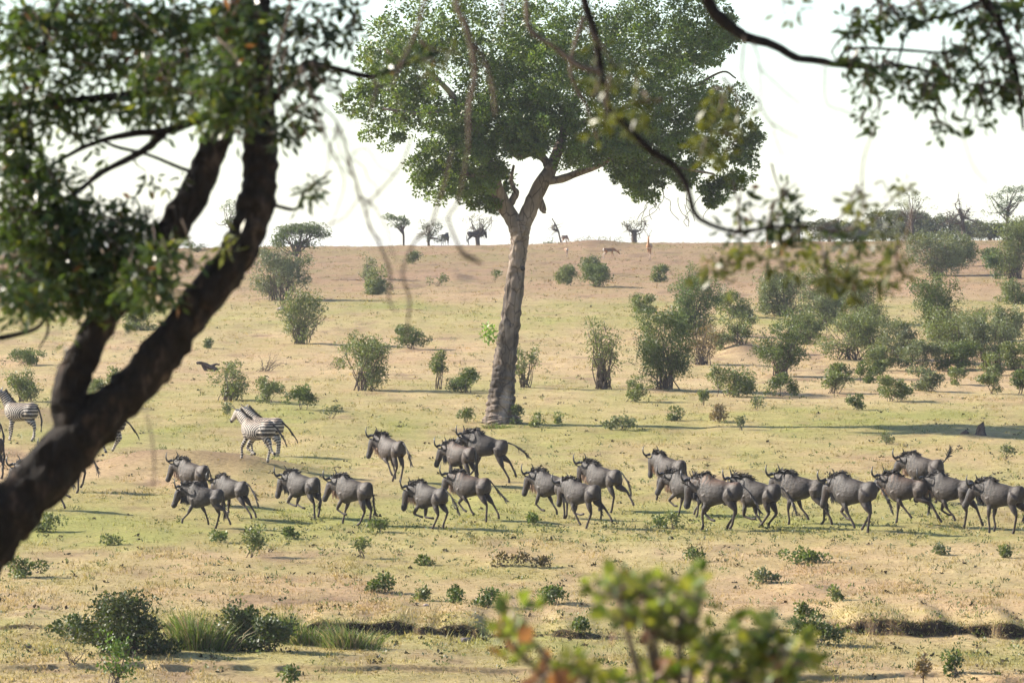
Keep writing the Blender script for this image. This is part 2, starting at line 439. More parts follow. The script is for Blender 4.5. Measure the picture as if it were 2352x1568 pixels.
# ------------------------------------------------------------------ animals: one continuous body each, hair and horns as parts
FRONT = {'stand': (-20, 0, 0, 15), 'reach': (8, 42, 36, 30), 'mid': (-15, 14, 6, 18), 'back': (-34, -28, -36, -25), 'fold': (-5, 36, -58, -80), 'tuck': (-20, 8, -72, -95), 'plant': (-10, 24, 20, 30)}
HIND = {'stand': (31, -40, 3, 20), 'push': (4, -54, -34, -20), 'fwd': (58, -12, 32, 40), 'mid': (38, -34, 14, 24), 'lift': (46, -60, -22, -55), 'kick': (2, -68, -58, -70), 'under': (48, -28, 34, 30)}

GNU = dict(
    torso=[(-.60, 1.00, .05, .10), (-.55, .97, .15, .19), (-.43, .96, .185, .215), (-.27, .96, .145, .19), (-.08, .93, .22, .26), (.15, .93, .245, .31), (.33, .955, .215, .385), (.46, .98, .18, .34), (.57, .985, .125, .25), (.64, .97, .07, .15)],
    neck=((.42, 1.07), .43, .26, .16, .15, .09), neck_pitch=2, head_pitch=70,
    head=[(0, .10, .13), (.10, .105, .14), (.24, .088, .118), (.37, .072, .095), (.47, .077, .095), (.54, .066, .07)],
    fsh=(.36, .165, .86), flen=(.16, .34, .25, .12), frad=((.11, .085), (.068, .042), (.034, .028), (.033, .038)),
    hip=(-.40, .135, .91), hlen=(.20, .37, .33, .13), hrad=((.17, .13), (.105, .046), (.038, .030), (.034, .04)),
    tail=(-.62, 1.10), ear=(.16, .035))
ZEB = dict(
    torso=[(-.66, 1.04, .07, .11), (-.60, 1.02, .18, .20), (-.46, 1.00, .25, .275), (-.25, .97, .26, .29), (0, .945, .285, .32), (.2, .95, .28, .32), (.38, .985, .245, .31), (.5, 1.0, .19, .27), (.60, 1.0, .12, .18)],
    neck=((.42, 1.10), .60, .25, .14, .125, .085), neck_pitch=44, head_pitch=38,
    head=[(0, .09, .125), (.12, .092, .135), (.25, .075, .105), (.38, .055, .075), (.47, .06, .072), (.52, .05, .055)],
    fsh=(.38, .14, .84), flen=(.15, .36, .27, .13), frad=((.13, .10), (.075, .05), (.042, .036), (.042, .05)),
    hip=(-.42, .135, .95), hlen=(.23, .38, .34, .13), hrad=((.22, .155), (.12, .06), (.046, .038), (.044, .052)),
    tail=(-.64, 1.14), ear=(.17, .04))
GAZ = dict(
    torso=[(-.60, 1.00, .04, .07), (-.55, .99, .12, .14), (-.42, .98, .16, .19), (-.2, .96, .165, .19), (0, .95, .175, .20), (.2, .96, .175, .21), (.36, .98, .155, .21), (.48, 1.0, .11, .17), (.54, 1.0, .06, .1)],
    neck=((.40, 1.06), .50, .15, .085, .09, .06), neck_pitch=50, head_pitch=30,
    head=[(0, .065, .085), (.10, .066, .09), (.2, .05, .07), (.30, .035, .05), (.36, .03, .04)],
    fsh=(.34, .09, .94), flen=(.20, .38, .30, .10), frad=((.10, .075), (.05, .032), (.027, .024), (.026, .028)),
    hip=(-.38, .09, 1.0), hlen=(.28, .40, .36, .10), hrad=((.15, .11), (.085, .038), (.03, .025), (.026, .028)),
    tail=(-.58, 1.10), ear=(.17, .045))

def rotz(v, a, o):
    v = np.asarray(v, float) - o; c, s = math.cos(a), math.sin(a)
    return np.array([v[0] * c - v[1] * s, v[0] * s + v[1] * c, v[2]]) + o

PENDING = []
def quadruped(spec, legs, head_yaw=0, neck_up=0, head_dn=0, pitch=0, jitter=9, seed=0):
    r = np.random.default_rng(seed); neck_up += r.uniform(-9, 9); head_dn += r.uniform(-12, 10); head_yaw += r.uniform(-14, 14)
    parts, smp = [], []          # samples: x,y,z,r,part,t
    def add_s(P_, rr, part, t0=0.0):
        d = np.concatenate([[0], np.cumsum(np.linalg.norm(np.diff(P_, axis=0), axis=1))])
        tg = unit(np.gradient(np.asarray(P_, float), axis=0))
        for i in range(len(P_)): smp.append((*P_[i], rr[i], part, t0 + d[i], *tg[i]))
    T = np.array(spec['torso']); Ts = spline(T, 4)
    P_ = np.stack([Ts[:, 0], Ts[:, 0] * 0, Ts[:, 1]], 1)
    rl = np.maximum(Ts[:, 2], .02); rs = np.maximum(Ts[:, 3], .03)
    # torso rings stay vertical
    n = 18; th = np.arange(n) / n * 2 * np.pi; Vt = []
    for i in range(len(P_)):
        cy = np.sign(np.cos(th)) * np.abs(np.cos(th)) ** .9 * rl[i] * (1 - .16 * np.sin(th))
        Vt.append(np.stack([np.full(n, P_[i, 0]), cy, P_[i, 2] + np.sin(th) * rs[i]], 1))
    Vt = np.concatenate(Vt); a = np.arange(n); bq = (a + 1) % n; mm = len(P_)
    Q = np.concatenate([np.stack([i * n + a, i * n + bq, (i + 1) * n + bq, (i + 1) * n + a], 1) for i in range(mm - 1)])
    i0 = len(Vt); Vt = np.vstack([Vt, P_[0] - [.02, 0, 0], P_[-1] + [.02, 0, 0]])
    Tc = np.concatenate([np.stack([np.full(n, i0), bq, a], 1), np.stack([np.full(n, i0 + 1), (mm - 1) * n + a, (mm - 1) * n + bq], 1)])
    parts.append((Vt, Q, Tc))
    for i in range(mm):
        for dz_, rr_ in ((0, min(rl[i], rs[i])), (rs[i] * .55, min(rl[i], rs[i] * .5)), (-rs[i] * .5, min(rl[i], rs[i] * .5))): smp.append((P_[i, 0], 0, P_[i, 2] + dz_, .8 * rr_, 0, P_[i, 0], 1, 0, 0))
    # neck and head
    (nx, nzc), nl, s0, s1, l0, l1 = spec['neck']
    o = np.array([nx, 0, nzc]); npit = R(spec['neck_pitch'] + neck_up); yw = R(head_yaw)
    q = np.linspace(-.12, 1, 9); NP = []
    for t in q:
        p = o + np.array([math.cos(npit) * nl * t, 0, math.sin(npit) * nl * t]); NP.append(rotz(p, yw * max(t, 0) * .8, o))
    NP = np.array(NP); tt = np.clip(q, 0, 1)
    nr_l = l0 + (l1 - l0) * tt ** .7; nr_s = s0 + (s1 - s0) * tt ** .7
    latv = np.array([-math.sin(yw * .4), math.cos(yw * .4), 0])
    parts.append(tube(NP, nr_l, nr_s, 14, lat=latv)); add_s(NP, np.minimum(nr_l, nr_s), 1)
    hp = R(spec['head_pitch'] + head_dn); hd = np.array([math.cos(hp) * math.cos(yw), math.cos(hp) * math.sin(yw), -math.sin(hp)])
    hl = np.array([-math.sin(yw), math.cos(yw), 0]); hu = np.cross(hd, hl)
    if hu[2] < 0: hu = -hu
    h0 = NP[-1] + hu * .03
    HS = spline(np.array(spec['head']), 3)
    HP = np.array([h0 + hd * k[0] for k in HS]); parts.append(tube(HP, HS[:, 1], HS[:, 2], 12, lat=hl)); add_s(HP, HS[:, 1], 2)
    for s in (-1, 1):
        e0 = h0 + hl * s * .07 + hu * .07 - hd * .01; el, er = spec['ear']
        ed = unit(hl * s * .75 + hu * .55 - hd * .25)
        E = np.array([e0, e0 + ed * el * .4, e0 + ed * el * .75, e0 + ed * el]); rr = np.array([er * .7, er, er * .8, er * .25])
        parts.append(tube(E, rr, rr * .55, 8)); add_s(E, rr * .6, 3)
    # legs
    k = 0
    for (joint, lens, rads, isf) in ((spec['fsh'], spec['flen'], spec['frad'], True), (spec['hip'], spec['hlen'], spec['hrad'], False)):
        for s in (1, -1):
            ang = (FRONT if isf else HIND)[legs[k]]; k += 1
            p = np.array([joint[0], s * joint[1], joint[2]]); L = [p]; Rr = [rads[0][0]]
            for j in range(4):
                a_ = R(ang[j] + r.normal(0, jitter)); L.append(L[-1] + np.array([math.sin(a_), -s * (.10 if j == 0 else .04), -math.cos(a_)]) * lens[j])
            L = np.array(L); PP, RR = [], []
            for j in range(4):
                for t in (np.linspace(0, 1, 5)[:-1] if j < 3 else np.linspace(0, 1, 5)):
                    PP.append(L[j] * (1 - t) + L[j + 1] * t)
                    bulge = 1 + .12 * math.sin(math.pi * t) if j == 1 else 1.0
                    RR.append((rads[j][0] * (1 - t) + rads[j][1] * t) * bulge)
            PP = np.array(PP); RR = np.array(RR); lat_r = RR.copy()
            lat_r[:6] *= (.62 if isf else .78)
            parts.append(tube(PP, lat_r, RR, 10, lat=(0, 1, 0))); add_s(PP, lat_r * .9, 4 if isf else 5)
    V, F = join(parts)
    S = np.array(smp)
    cp, sp = math.cos(R(pitch)), math.sin(R(pitch))
    def tilt(A):
        A = np.array(A, float); B = A.copy(); B[..., 0] = A[..., 0] * cp - (A[..., 2] - .9) * sp; B[..., 2] = A[..., 0] * sp + (A[..., 2] - .9) * cp + .9; return B
    rest = S[:, :3].copy(); V = tilt(V); S[:, :3] = tilt(S[:, :3])
    anchors = dict(neck=tilt(NP), neck_s=nr_s, neck_l=nr_l, h0=tilt(h0), hd=tilt(h0 + hd) - tilt(h0), hl=hl, hu=tilt(h0 + hu) - tilt(h0), tail=tilt(np.array([spec['tail'][0], 0, spec['tail'][1]])), tilt=tilt, up=np.array([-sp, 0, cp]))
    return V, F, S, rest, anchors

def strands(base, d, length, width, r, spread=.25, curl=None):
    n = len(base); d = unit(d + r.normal(0, spread, (n, 3)))
    L = np.asarray(length).reshape(-1, 1) * r.uniform(.6, 1.15, (n, 1)); side = unit(np.cross(d, r.normal(size=(n, 3)))) * width
    mid = base + d * L * .55; tip = base + d * L + (np.array(curl) * L if curl is not None else 0)
    V = np.stack([base - side, base + side, mid + side * .9, tip, mid - side * .9], 1).reshape(-1, 3)
    i = np.arange(n)[:, None] * 5
    return V, [np.concatenate([i + 0, i + 1, i + 2, i + 4], 1), np.concatenate([i + 4, i + 2, i + 3], 1)]

def tail_path(o, kind, length, r):
    st = {'stream': (-18, -42), 'down': (-55, -92), 'up': (35, 75), 'level': (-8, -22), 'curl': (-50, -40), 'hang': (-80, -95), 'slant': (-35, -62)}[kind]
    sway = r.uniform(-.25, .25); P_ = [np.array(o, float)]; k = 12
    for i in range(k):
        t = i / (k - 1); e = R(st[0] * (1 - t) + st[1] * t + 6 * math.sin(i * 1.1 + sway * 9))
        P_.append(P_[-1] + np.array([-math.cos(e), sway * t, math.sin(e)]) * length / k)
    return np.array(P_)

def animal(kind, name, label, px, py, psi, legs, tail='stream', scale=1.0, head_yaw=0, neck_up=0, head_dn=0, pitch=0, group=None, right=False, tint=(1, 1, 1), red=0, beard=True, horns=True, lift=0.0, seed=None, dD=0.0, cat=None):
    seed = seed if seed is not None else int(px * 7 + py) % 9973
    spec = dict(gnu=GNU, zebra=ZEB, gazelle=GAZ, impala=GAZ)[kind]
    V, F, S, rest, A = quadruped(spec, legs, head_yaw, neck_up, head_dn, pitch, seed=seed)
    me = mesh_np(name + '_raw', V, F)
    tmp = bpy.data.objects.new('tmp_' + name, me); COL.objects.link(tmp)
    md = tmp.modifiers.new('r', 'REMESH'); md.mode = 'VOXEL'; md.voxel_size = .019 if py > 800 else .026; md.use_smooth_shade = True
    ms = tmp.modifiers.new('s', 'SMOOTH'); ms.factor = .5; ms.iterations = 3
    rot = psi if right else math.pi - psi
    p = gpt(px, py)
    if dD: p = np.array([p[0] * (p[1] + dD) / p[1], p[1] + dD, 0]); p[2] = float(ground_z(p[0], p[1]))
    cats = dict(gnu='wildebeest', zebra='zebra', gazelle='gazelle', impala='antelope')
    root = thing(name, label, cats[kind], (p[0], p[1], p[2]), rot, group)
    root.scale = (scale, scale * (.86 if kind == 'gnu' else 1.0), scale)
    PENDING.append(dict(tmp=tmp, root=root, kind=kind, S=S, rest=rest, A=A, tail=tail, tint=np.array(tint), red=red, beard=beard, horns=horns, lift=lift, seed=seed, scale=scale))
    return root

def finish_animals():
    dg = bpy.context.evaluated_depsgraph_get(); dg.update()
    for q in PENDING:
        r = np.random.default_rng(q['seed'] + 5)
        me = bpy.data.meshes.new_from_object(q['tmp'].evaluated_get(dg)); me.name = 'body'
        nv = len(me.vertices); V = np.empty(nv * 3, np.float32); me.vertices.foreach_get('co', V); V = V.reshape(-1, 3).astype(float)
        S, rest = q['S'], q['rest']
        d = np.linalg.norm(V[:, None, :] - S[None, :, :3], axis=2) - S[None, :, 3]
        k = d.argmin(1); part = S[k, 4].astype(int); t = S[k, 5] + np.sum((V - S[k, :3]) * S[k, 6:9], axis=1)
        R0 = rest[k] + (V - S[k, :3])          # position before the body was pitched
        kind = q['kind']; A = q['A']; n1 = vnoise(V[:, 0] * 9 + 20, V[:, 2] * 9 + 20, q['seed'] % 97)
        attrs = {}
        if kind == 'gnu':
            c = np.tile(np.array([.046, .035, .028]), (nv, 1)) * q['tint']
            x = R0[:, 0]
            top = sstep(1.02, 1.2, R0[:, 2])[:, None]
            redc = np.array([.13, .066, .036])
            c = c * (1 - .8 * q['red'] * top) + redc * .8 * q['red'] * top
            stripe = .5 + .5 * np.sin((x * 1.0 + .12 * R0[:, 2]) * 50 + n1 * 4)
            sm = sstep(.05, .35, x) * (part == 0) + (part == 1) * 1.0
            c *= (1 - .8 * sm * sstep(.45, .7, stripe))[:, None]
            neckc = np.array([.075, .05, .036]); nk = (part == 1)[:, None]
            c = np.where(nk, c * .45 + neckc * .18, c)
            hd = part == 2
            face = np.array([.025, .02, .018]); cheek = np.array([.036, .022, .016])
            up = ((V - A['h0']) @ A['hu'])
            fr = sstep(-.01, .05, up); mz = sstep(.30, .38, t)
            hc = cheek * (1 - fr[:, None]) + face * fr[:, None]; hc = hc * (1 - mz[:, None]) + face * mz[:, None]
            c = np.where(hd[:, None], hc, c)
            c = np.where((part == 3)[:, None], np.array([.06, .045, .038]), c)
            lg = np.isin(part, (4, 5)); lo = sstep(.22, .5, t) * lg
            legc = np.array([.038, .024, .018]); c = c * (1 - lo[:, None]) + legc * lo[:, None]
            hoof = (lg & (t > np.where(part == 4, .84, 1.04)))[:, None]; c = np.where(hoof, np.array([.035, .03, .028]), c)
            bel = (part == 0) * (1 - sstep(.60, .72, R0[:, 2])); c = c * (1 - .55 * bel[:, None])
        elif kind == 'zebra':
            c = np.tile(np.array([.40, .35, .295]), (nv, 1))
            tan = (part == 0) * sstep(1.0, 1.22, R0[:, 2]); c = c * (1 - .45 * tan[:, None]) + np.array([.42, .27, .16]) * .45 * tan[:, None]
            xc, zc = -.34, .82
            dx = np.maximum(R0[:, 0] - xc, 0); dd = np.sqrt(dx ** 2 + (R0[:, 2] - zc) ** 2)
            ph = np.where(dd < .25, dd / .115, .25 / .115 + (dd - .25) / .075)
            ph = np.where(part == 5, np.where(t < .45, np.abs(R0[:, 2] - zc) / .115, (t - .45) / .085 + 2.2), ph)
            ph = np.where(part == 4, t / .08, ph); ph = np.where(part == 1, t / .075 + .3, ph); ph = np.where(part == 2, t / .045, ph)
            am = np.ones(nv); am = np.where((part == 0) & (R0[:, 2] < .66), .15, am); am = np.where(part == 2, .55, am); am = np.where(np.isin(part, (4, 5)) & (t > .75), .5, am)
            c = np.where(((part == 2) & (t > .42))[:, None], np.array([.035, .028, .025]), c); am = np.where((part == 2) & (t > .40), 0, am)
            hoof = (np.isin(part, (4, 5)) & (t > np.where(part == 4, .86, 1.06))); c = np.where(hoof[:, None], np.array([.04, .035, .03]), c); am = np.where(hoof | (part == 3), 0, am)
            attrs = dict(phase=ph, amount=am)
        else:
            tan = np.array([.42, .215, .095]) if kind == 'impala' else np.array([.34, .17, .08]); white = np.array([.66, .58, .50])
            c = np.tile(tan, (nv, 1)) * q['tint']; z_ = R0[:, 2]
            w = np.where(part == 0, 1 - sstep(.84, .88, z_), 0); c = c * (1 - w[:, None]) + white * w[:, None]
            if kind == 'gazelle':
                bnd = (part == 0) * sstep(.86, .88, z_) * (1 - sstep(.96, .99, z_)) * sstep(-.42, -.36, R0[:, 0]); c = c * (1 - .9 * bnd[:, None]) + np.array([.03, .02, .018]) * .9 * bnd[:, None]
                rmp = (R0[:, 0] < -.53) * 1.0; c = c * (1 - rmp[:, None]) + white * rmp[:, None]
            lw = np.isin(part, (4, 5)) * sstep(.3, .6, t) * .45; c = c * (1 - lw[:, None]) + white * .9 * lw[:, None]
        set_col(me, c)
        for kk, vv in attrs.items():
            at_ = me.attributes.new(kk, 'FLOAT', 'POINT'); at_.data.foreach_set('value', np.asarray(vv, np.float32))
        zmin = V[:, 2].min(); off = np.array([0, 0, -zmin - .03 + q['lift']])
        root = q['root']
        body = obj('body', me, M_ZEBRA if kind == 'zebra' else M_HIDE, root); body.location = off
        raw = q['tmp'].data; bpy.data.objects.remove(q['tmp']); bpy.data.meshes.remove(raw)
        def part_(nm, V_, F_, mat, smooth=False):
            o = obj(nm, mesh_np(nm, V_, F_, None, smooth), mat, root); o.location = off; return o
        h0, hd, hl, hu = A['h0'], A['hd'], A['hl'], A['hu']
        if kind == 'gnu':
            for s in (-1, 1):
                H = [(.035, .115, 0), (.11, .10, .0), (.20, .10, .01), (.265, .14, .0), (.285, .21, -.015), (.255, .29, -.03), (.205, .335, -.035)]
                P_ = spline(np.array([h0 + hl * s * a + unit(hu * .22 + np.array([0, 0, .85])) * (b + .01) + hu * .03 + hd * c_ for a, b, c_ in H]), 4)
                if q['horns']:
                    parts = tube(P_, np.interp(np.linspace(0, 1, len(P_)), [0, .2, .6, 1], [.044, .036, .024, .005]), None, 8)
                    part_('horn', parts[0], [parts[1], parts[2]], M_HORN, True)
            NP = A['neck']; u = r.uniform(0, 1, 260); idx = u * (len(NP) - 1); i = idx.astype(int); f = (idx - i)[:, None]; i1 = np.minimum(i + 1, len(NP) - 1)
            nd = unit(np.gradient(NP, axis=0)); nu = unit(np.cross(np.cross(nd, [0, 0, 1.0]), nd))
            base = NP[i] * (1 - f) + NP[i1] * f + nu[i] * (A['neck_s'][i] * .93)[:, None] + np.stack([u * 0, r.normal(0, .022, 260), u * 0], 1)
            wb = A['tilt'](np.stack([r.uniform(.18, .5, 50), r.normal(0, .015, 50), np.full(50, 1.28)], 1)); wb[:, 2] -= .02
            mb = np.concatenate([base, wb])
            Vm, Fm = strands(mb, np.tile([-.75, 0, .55], (len(mb), 1)), np.concatenate([.16 + .10 * u, np.full(50, .13)]), .015, r, .35, (-.1, 0, -.25))
            part_('mane', Vm, Fm, M_HAIR)['kind'] = 'stuff'
            if q['beard']:
                u = r.uniform(.15, 1, 200); idx = u * (len(NP) - 1); i = idx.astype(int)
                base = NP[i] - nu[i] * (A['neck_s'][i] * .9)[:, None] + np.stack([u * 0, r.normal(0, .03, 200), u * 0], 1)
                Vm, Fm = strands(base, np.tile([-.15, 0, -1.0], (200, 1)), .18 + .10 * r.random(200), .011, r, .18)
                part_('beard', Vm, Fm, M_BEARD if q['beard'] == 1 else M_HAIR)['kind'] = 'stuff'
            TP = tail_path(A['tail'], q['tail'], .72 if q['tail'] != 'up' else .4, r); rr = np.interp(np.linspace(0, 1, len(TP)), [0, .25, .45, .75, 1], [.028, .018, .030, .028, .006])
            Vt, Qt, Tt = tube(TP, rr * .8, rr, 7)
            Vs, Fs = strands(TP[5:].repeat(9, 0), np.gradient(TP, axis=0)[5:].repeat(9, 0) * 14, .20, .010, r, .22)
            part_('tail', np.concatenate([Vt, Vs]), [np.concatenate([Qt, Fs[0] + len(Vt)]), np.concatenate([Tt, Fs[1] + len(Vt)])], M_HAIR)
        elif kind == 'zebra':
            NP = A['neck']; nd = unit(np.gradient(NP, axis=0)); nu = unit(np.cross(np.cross(nd, [0, 0, 1.0]), nd))
            u = np.linspace(.02, 1, 150); idx = u * (len(NP) - 1); i = idx.astype(int); f = (idx - i)[:, None]; i1 = np.minimum(i + 1, len(NP) - 1)
            base = NP[i] * (1 - f) + NP[i1] * f + nu[i] * (A['neck_s'][i] * .95)[:, None]
            Vm, Fm = strands(base, nu[i], .08, .011, r, .14)
            part_('mane', Vm, Fm, M_HAIR)['kind'] = 'stuff'
            TP = tail_path(A['tail'], q['tail'], .80, r); rr = np.interp(np.linspace(0, 1, len(TP)), [0, .4, .7, 1], [.035, .025, .035, .008])
            Vt, Qt, Tt = tube(TP, rr, None, 7)
            Vs, Fs = strands(TP[6:].repeat(7, 0), np.gradient(TP, axis=0)[6:].repeat(7, 0) * 14, .16, .009, r, .16)
            part_('tail', np.concatenate([Vt, Vs]), [np.concatenate([Qt, Fs[0] + len(Vt)]), np.concatenate([Tt, Fs[1] + len(Vt)])], M_HAIR)
        else:
            if q['horns']:
                for s in (-1, 1):
                    H = [(.035, .07, 0), (.06, .18, .05), (.16, .30, .10), (.20, .42, .06), (.16, .56, .0), (.13, .68, -.03)] if kind == 'impala' else [(.03, .07, 0), (.045, .18, -.04), (.06, .28, -.07), (.055, .36, -.06)]
                    P_ = spline(np.array([h0 + hl * s * a + hu * b - hd * c_ for a, b, c_ in H]), 3)
                    Vh, Qh, Th = tube(P_, np.linspace(.022, .008, len(P_)), None, 7); part_('horn', Vh, [Qh, Th], M_HORN, True)
            TP = tail_path(A['tail'], q['tail'], .28, r); Vt, Qt, Tt = tube(TP, np.linspace(.025, .01, len(TP)), None, 6); part_('tail', Vt, [Qt, Tt], M_HAIR, True)

HERD = 'wildebeest of the running herd'
def gnu(label, px, py, psi, legs, tail='stream', **k):
    k.setdefault('group', HERD); return animal('gnu', 'wildebeest', label, px, py, R(psi), legs, tail, **k)
gnu('wildebeest with both horns showing, head up behind the two leftmost runners', 445, 1158, 46, ('mid', 'back', 'mid', 'stand'), 'down', tint=(1.15, 1.02, .92), head_yaw=-8, scale=0.84)
gnu('wildebeest between two others in the leftmost trio, tail flicked low', 535, 1193, 46, ('tuck', 'mid', 'push', 'push'), 'slant', head_yaw=-12, beard=2, head_dn=-10, scale=0.8)
gnu('nearest of the leftmost trio, dark wildebeest trotting with legs spread wide', 472, 1213, 30, ('reach', 'back', 'push', 'mid'), 'hang', head_yaw=4, beard=2, tint=(.88, .88, .9), neck_up=-6, scale=0.78)
gnu('wildebeest with front hooves tucked back, just left of the pale bearded one', 698, 1192, 46, ('fold', 'tuck', 'stand', 'stand'), 'hang', head_yaw=0, beard=2, scale=0.86)
gnu('pale bearded wildebeest with long tail hanging straight down', 815, 1208, 42, ('fold', 'mid', 'under', 'mid'), 'hang', beard=1, tint=(1.05, 1, .95), neck_up=-5, scale=0.88)
gnu('wildebeest running alone above the herd, rump turned to us', 900, 1105, 58, ('back', 'back', 'under', 'mid'), 'slant', head_yaw=10, tint=(1.1, 1.0, .92), scale=0.93)
gnu('brown wildebeest half hidden in front of the long tailed galloper below the big tree', 1060, 1118, 52, ('mid', 'back', 'mid', 'stand'), 'hang', red=.6, tint=(1.1, .98, .88), beard=2, scale=0.9)
gnu('high shouldered wildebeest below the big tree, tail streaming out behind', 1122, 1106, 30, ('stand', 'plant', 'push', 'push'), 'stream', pitch=6, neck_up=-4, tint=(.95, .92, .92), scale=0.93)
gnu('front runner in the middle of the herd, forelegs folded, hind legs gathered', 990, 1213, 48, ('fold', 'tuck', 'under', 'mid'), 'slant', tint=(.92, .92, .92), head_yaw=4, scale=0.86)
gnu('wildebeest with russet rump and tail swept out level, mid herd', 1085, 1196, 38, ('back', 'fold', 'stand', 'push'), 'curl', red=.7, tint=(1.02, .95, .9), scale=0.86)
gnu('wildebeest with pale throat, mostly hidden behind its neighbour right of mid herd', 1270, 1190, 42, ('fold', 'back', 'mid', 'mid'), 'hang', beard=1, scale=0.86)
gnu('wildebeest showing only one horn, stretched in gallop right of mid herd', 1338, 1213, 44, ('back', 'tuck', 'mid', 'push'), 'hang', head_yaw=-4, beard=2, tint=(.9, .88, .88), neck_up=-8, scale=0.86)
gnu('wildebeest carrying wide horns high, running behind the pair right of mid herd', 1388, 1176, 46, ('back', 'mid', 'mid', 'push'), 'slant', tint=(.98, .94, .92), neck_up=6, scale=0.89)
gnu('wildebeest looking up at the far left of the dense right hand bunch', 1540, 1150, 50, ('mid', 'back', 'mid', 'stand'), 'hang', tint=(1.05, 1.0, .96), neck_up=4, scale=0.87)
gnu('small wildebeest squeezed behind the big russet maned one', 1578, 1186, 46, ('fold', 'mid', 'mid', 'under'), 'hang', beard=1, scale=0.84)
gnu('large wildebeest with russet back and thick tail hanging to its hocks', 1655, 1218, 40, ('mid', 'fold', 'mid', 'under'), 'slant', red=1, tint=(.85, .85, .88), beard=2, scale=1.0)
gnu('wildebeest with both hind hooves together on the ground, behind the russet backed one', 1745, 1212, 38, ('tuck', 'back', 'under', 'under'), 'slant', tint=(.92, .9, .9), scale=0.94)
gnu('palest grey wildebeest, one foreleg kicked far back', 1845, 1204, 32, ('stand', 'back', 'push', 'mid'), 'hang', tint=(1.3, 1.28, 1.25), beard=2, scale=0.92)
gnu('dark wildebeest with crossed forelegs and frayed tail, in front right of the palest grey one', 1965, 1222, 44, ('back', 'fold', 'mid', 'under'), 'slant', tint=(.8, .8, .82), beard=2, scale=1.0)
gnu('tan backed wildebeest with hind legs stretched out behind', 2085, 1204, 36, ('back', 'mid', 'push', 'push'), 'hang', red=.6, tint=(1.15, 1.05, .98), scale=0.9)
gnu('wildebeest farthest back at the right end, tail tip flicked upward', 2125, 1152, 44, ('mid', 'back', 'mid', 'stand'), 'up', tint=(1.1, 1.04, 1), scale=0.9)
gnu('wildebeest with ribs showing and long pale beard, second from the right end', 2190, 1213, 38, ('back', 'tuck', 'mid', 'push'), 'level', beard=1, tint=(.9, .88, .87), scale=0.92)
gnu('last wildebeest at the right edge of the herd', 2305, 1224, 38, ('stand', 'mid', 'mid', 'push'), 'hang', tint=(1.0, .98, .97), beard=2, neck_up=-6, scale=0.92)
gnu('wildebeest at the left border, only its rump clear of the leaning trunk', -28, 1098, 40, ('mid', 'back', 'mid', 'stand'), 'hang', red=.5, tint=(1.15, 1, .92), beard=2, scale=0.9)
gnu('wildebeest behind the leaning trunk, hind legs and raised tail showing', 158, 1132, 36, ('mid', 'back', 'stand', 'mid'), 'slant', beard=2, scale=0.88)
gnu('wildebeest lowest behind the leaning trunk, one hind leg and tail showing', 88, 1172, 36, ('mid', 'back', 'kick', 'push'), 'stream', beard=2, scale=0.88)
def zeb(label, px, py, psi, legs, tail, **k):
    k['scale'] = .84
    return animal('zebra', 'zebra', label, px, py, R(psi), legs, tail, group='zebras running ahead of the herd', **k)
zeb('zebra at the left border standing clear behind the leaning trunk', 48, 1012, 28, ('stand', 'mid', 'stand', 'mid'), 'down', neck_up=6, head_yaw=-4)
zeb('zebra at the left border, head low above a brown rump', -40, 1052, 30, ('mid', 'back', 'mid', 'stand'), 'down')
zeb('zebra hidden by the leaning trunk, pale hind legs and curved tail showing', 248, 1040, 30, ('back', 'mid', 'under', 'under'), 'slant')
zeb('farther zebra of the pair, neck raised behind the nearer one', 612, 1046, 34, ('mid', 'back', 'mid', 'stand'), 'slant', neck_up=8)
zeb('nearer zebra of the pair, hind leg lifted in mid stride', 592, 1060, 40, ('plant', 'fold', 'lift', 'stand'), 'slant', head_dn=6, neck_up=-10)
RIDGE = 'grazers on the skyline'
gnu('hazy wildebeest grazing with its head down on the skyline', 1022, 560, 60, ('stand', 'mid', 'stand', 'mid'), 'hang', neck_up=-42, head_dn=20, group=RIDGE, right=True, tint=(1.2, 1.1, 1.05), dD=4, scale=.72, beard=2)
gnu('dark wildebeest standing side on before a bare umbrella bush on the skyline', 1090, 563, 8, ('stand', 'stand', 'stand', 'mid'), 'hang', neck_up=14, group=RIDGE, right=True, dD=3, scale=.86, beard=2)
def gaz(k, nm, label, px, py, psi, **kw): return animal(k, nm, label, px, py, R(psi), kw.pop('legs', ('stand', 'mid', 'stand', 'mid')), 'hang', group='small antelopes on the hilltop', **kw)
gaz('gazelle', 'gazelle', 'gazelle feeding beside the leaning dead sapling on the skyline', 1297, 565, 55, right=True, neck_up=-85, head_dn=30, scale=.62, horns=False)
gaz('gazelle', 'gazelle', 'small gazelle facing away alone on bare hilltop grass', 1301, 591, 80, scale=.48, neck_up=-60, head_dn=10, horns=False)
gaz('gazelle', 'gazelle', 'gazelle with dark side stripe grazing to the right behind round bushes', 1399, 597, 12, right=True, neck_up=-88, head_dn=20, scale=.66)
gaz('impala', 'impala', 'horned tan antelope standing upright facing us on the hilltop', 1491, 598, -82, neck_up=22, scale=.92)
gaz('impala', 'impala', 'orange tan antelope seen through hanging leaves near the skyline', 1768, 586, -70, neck_up=16, scale=.85, horns=False)
finish_animals()

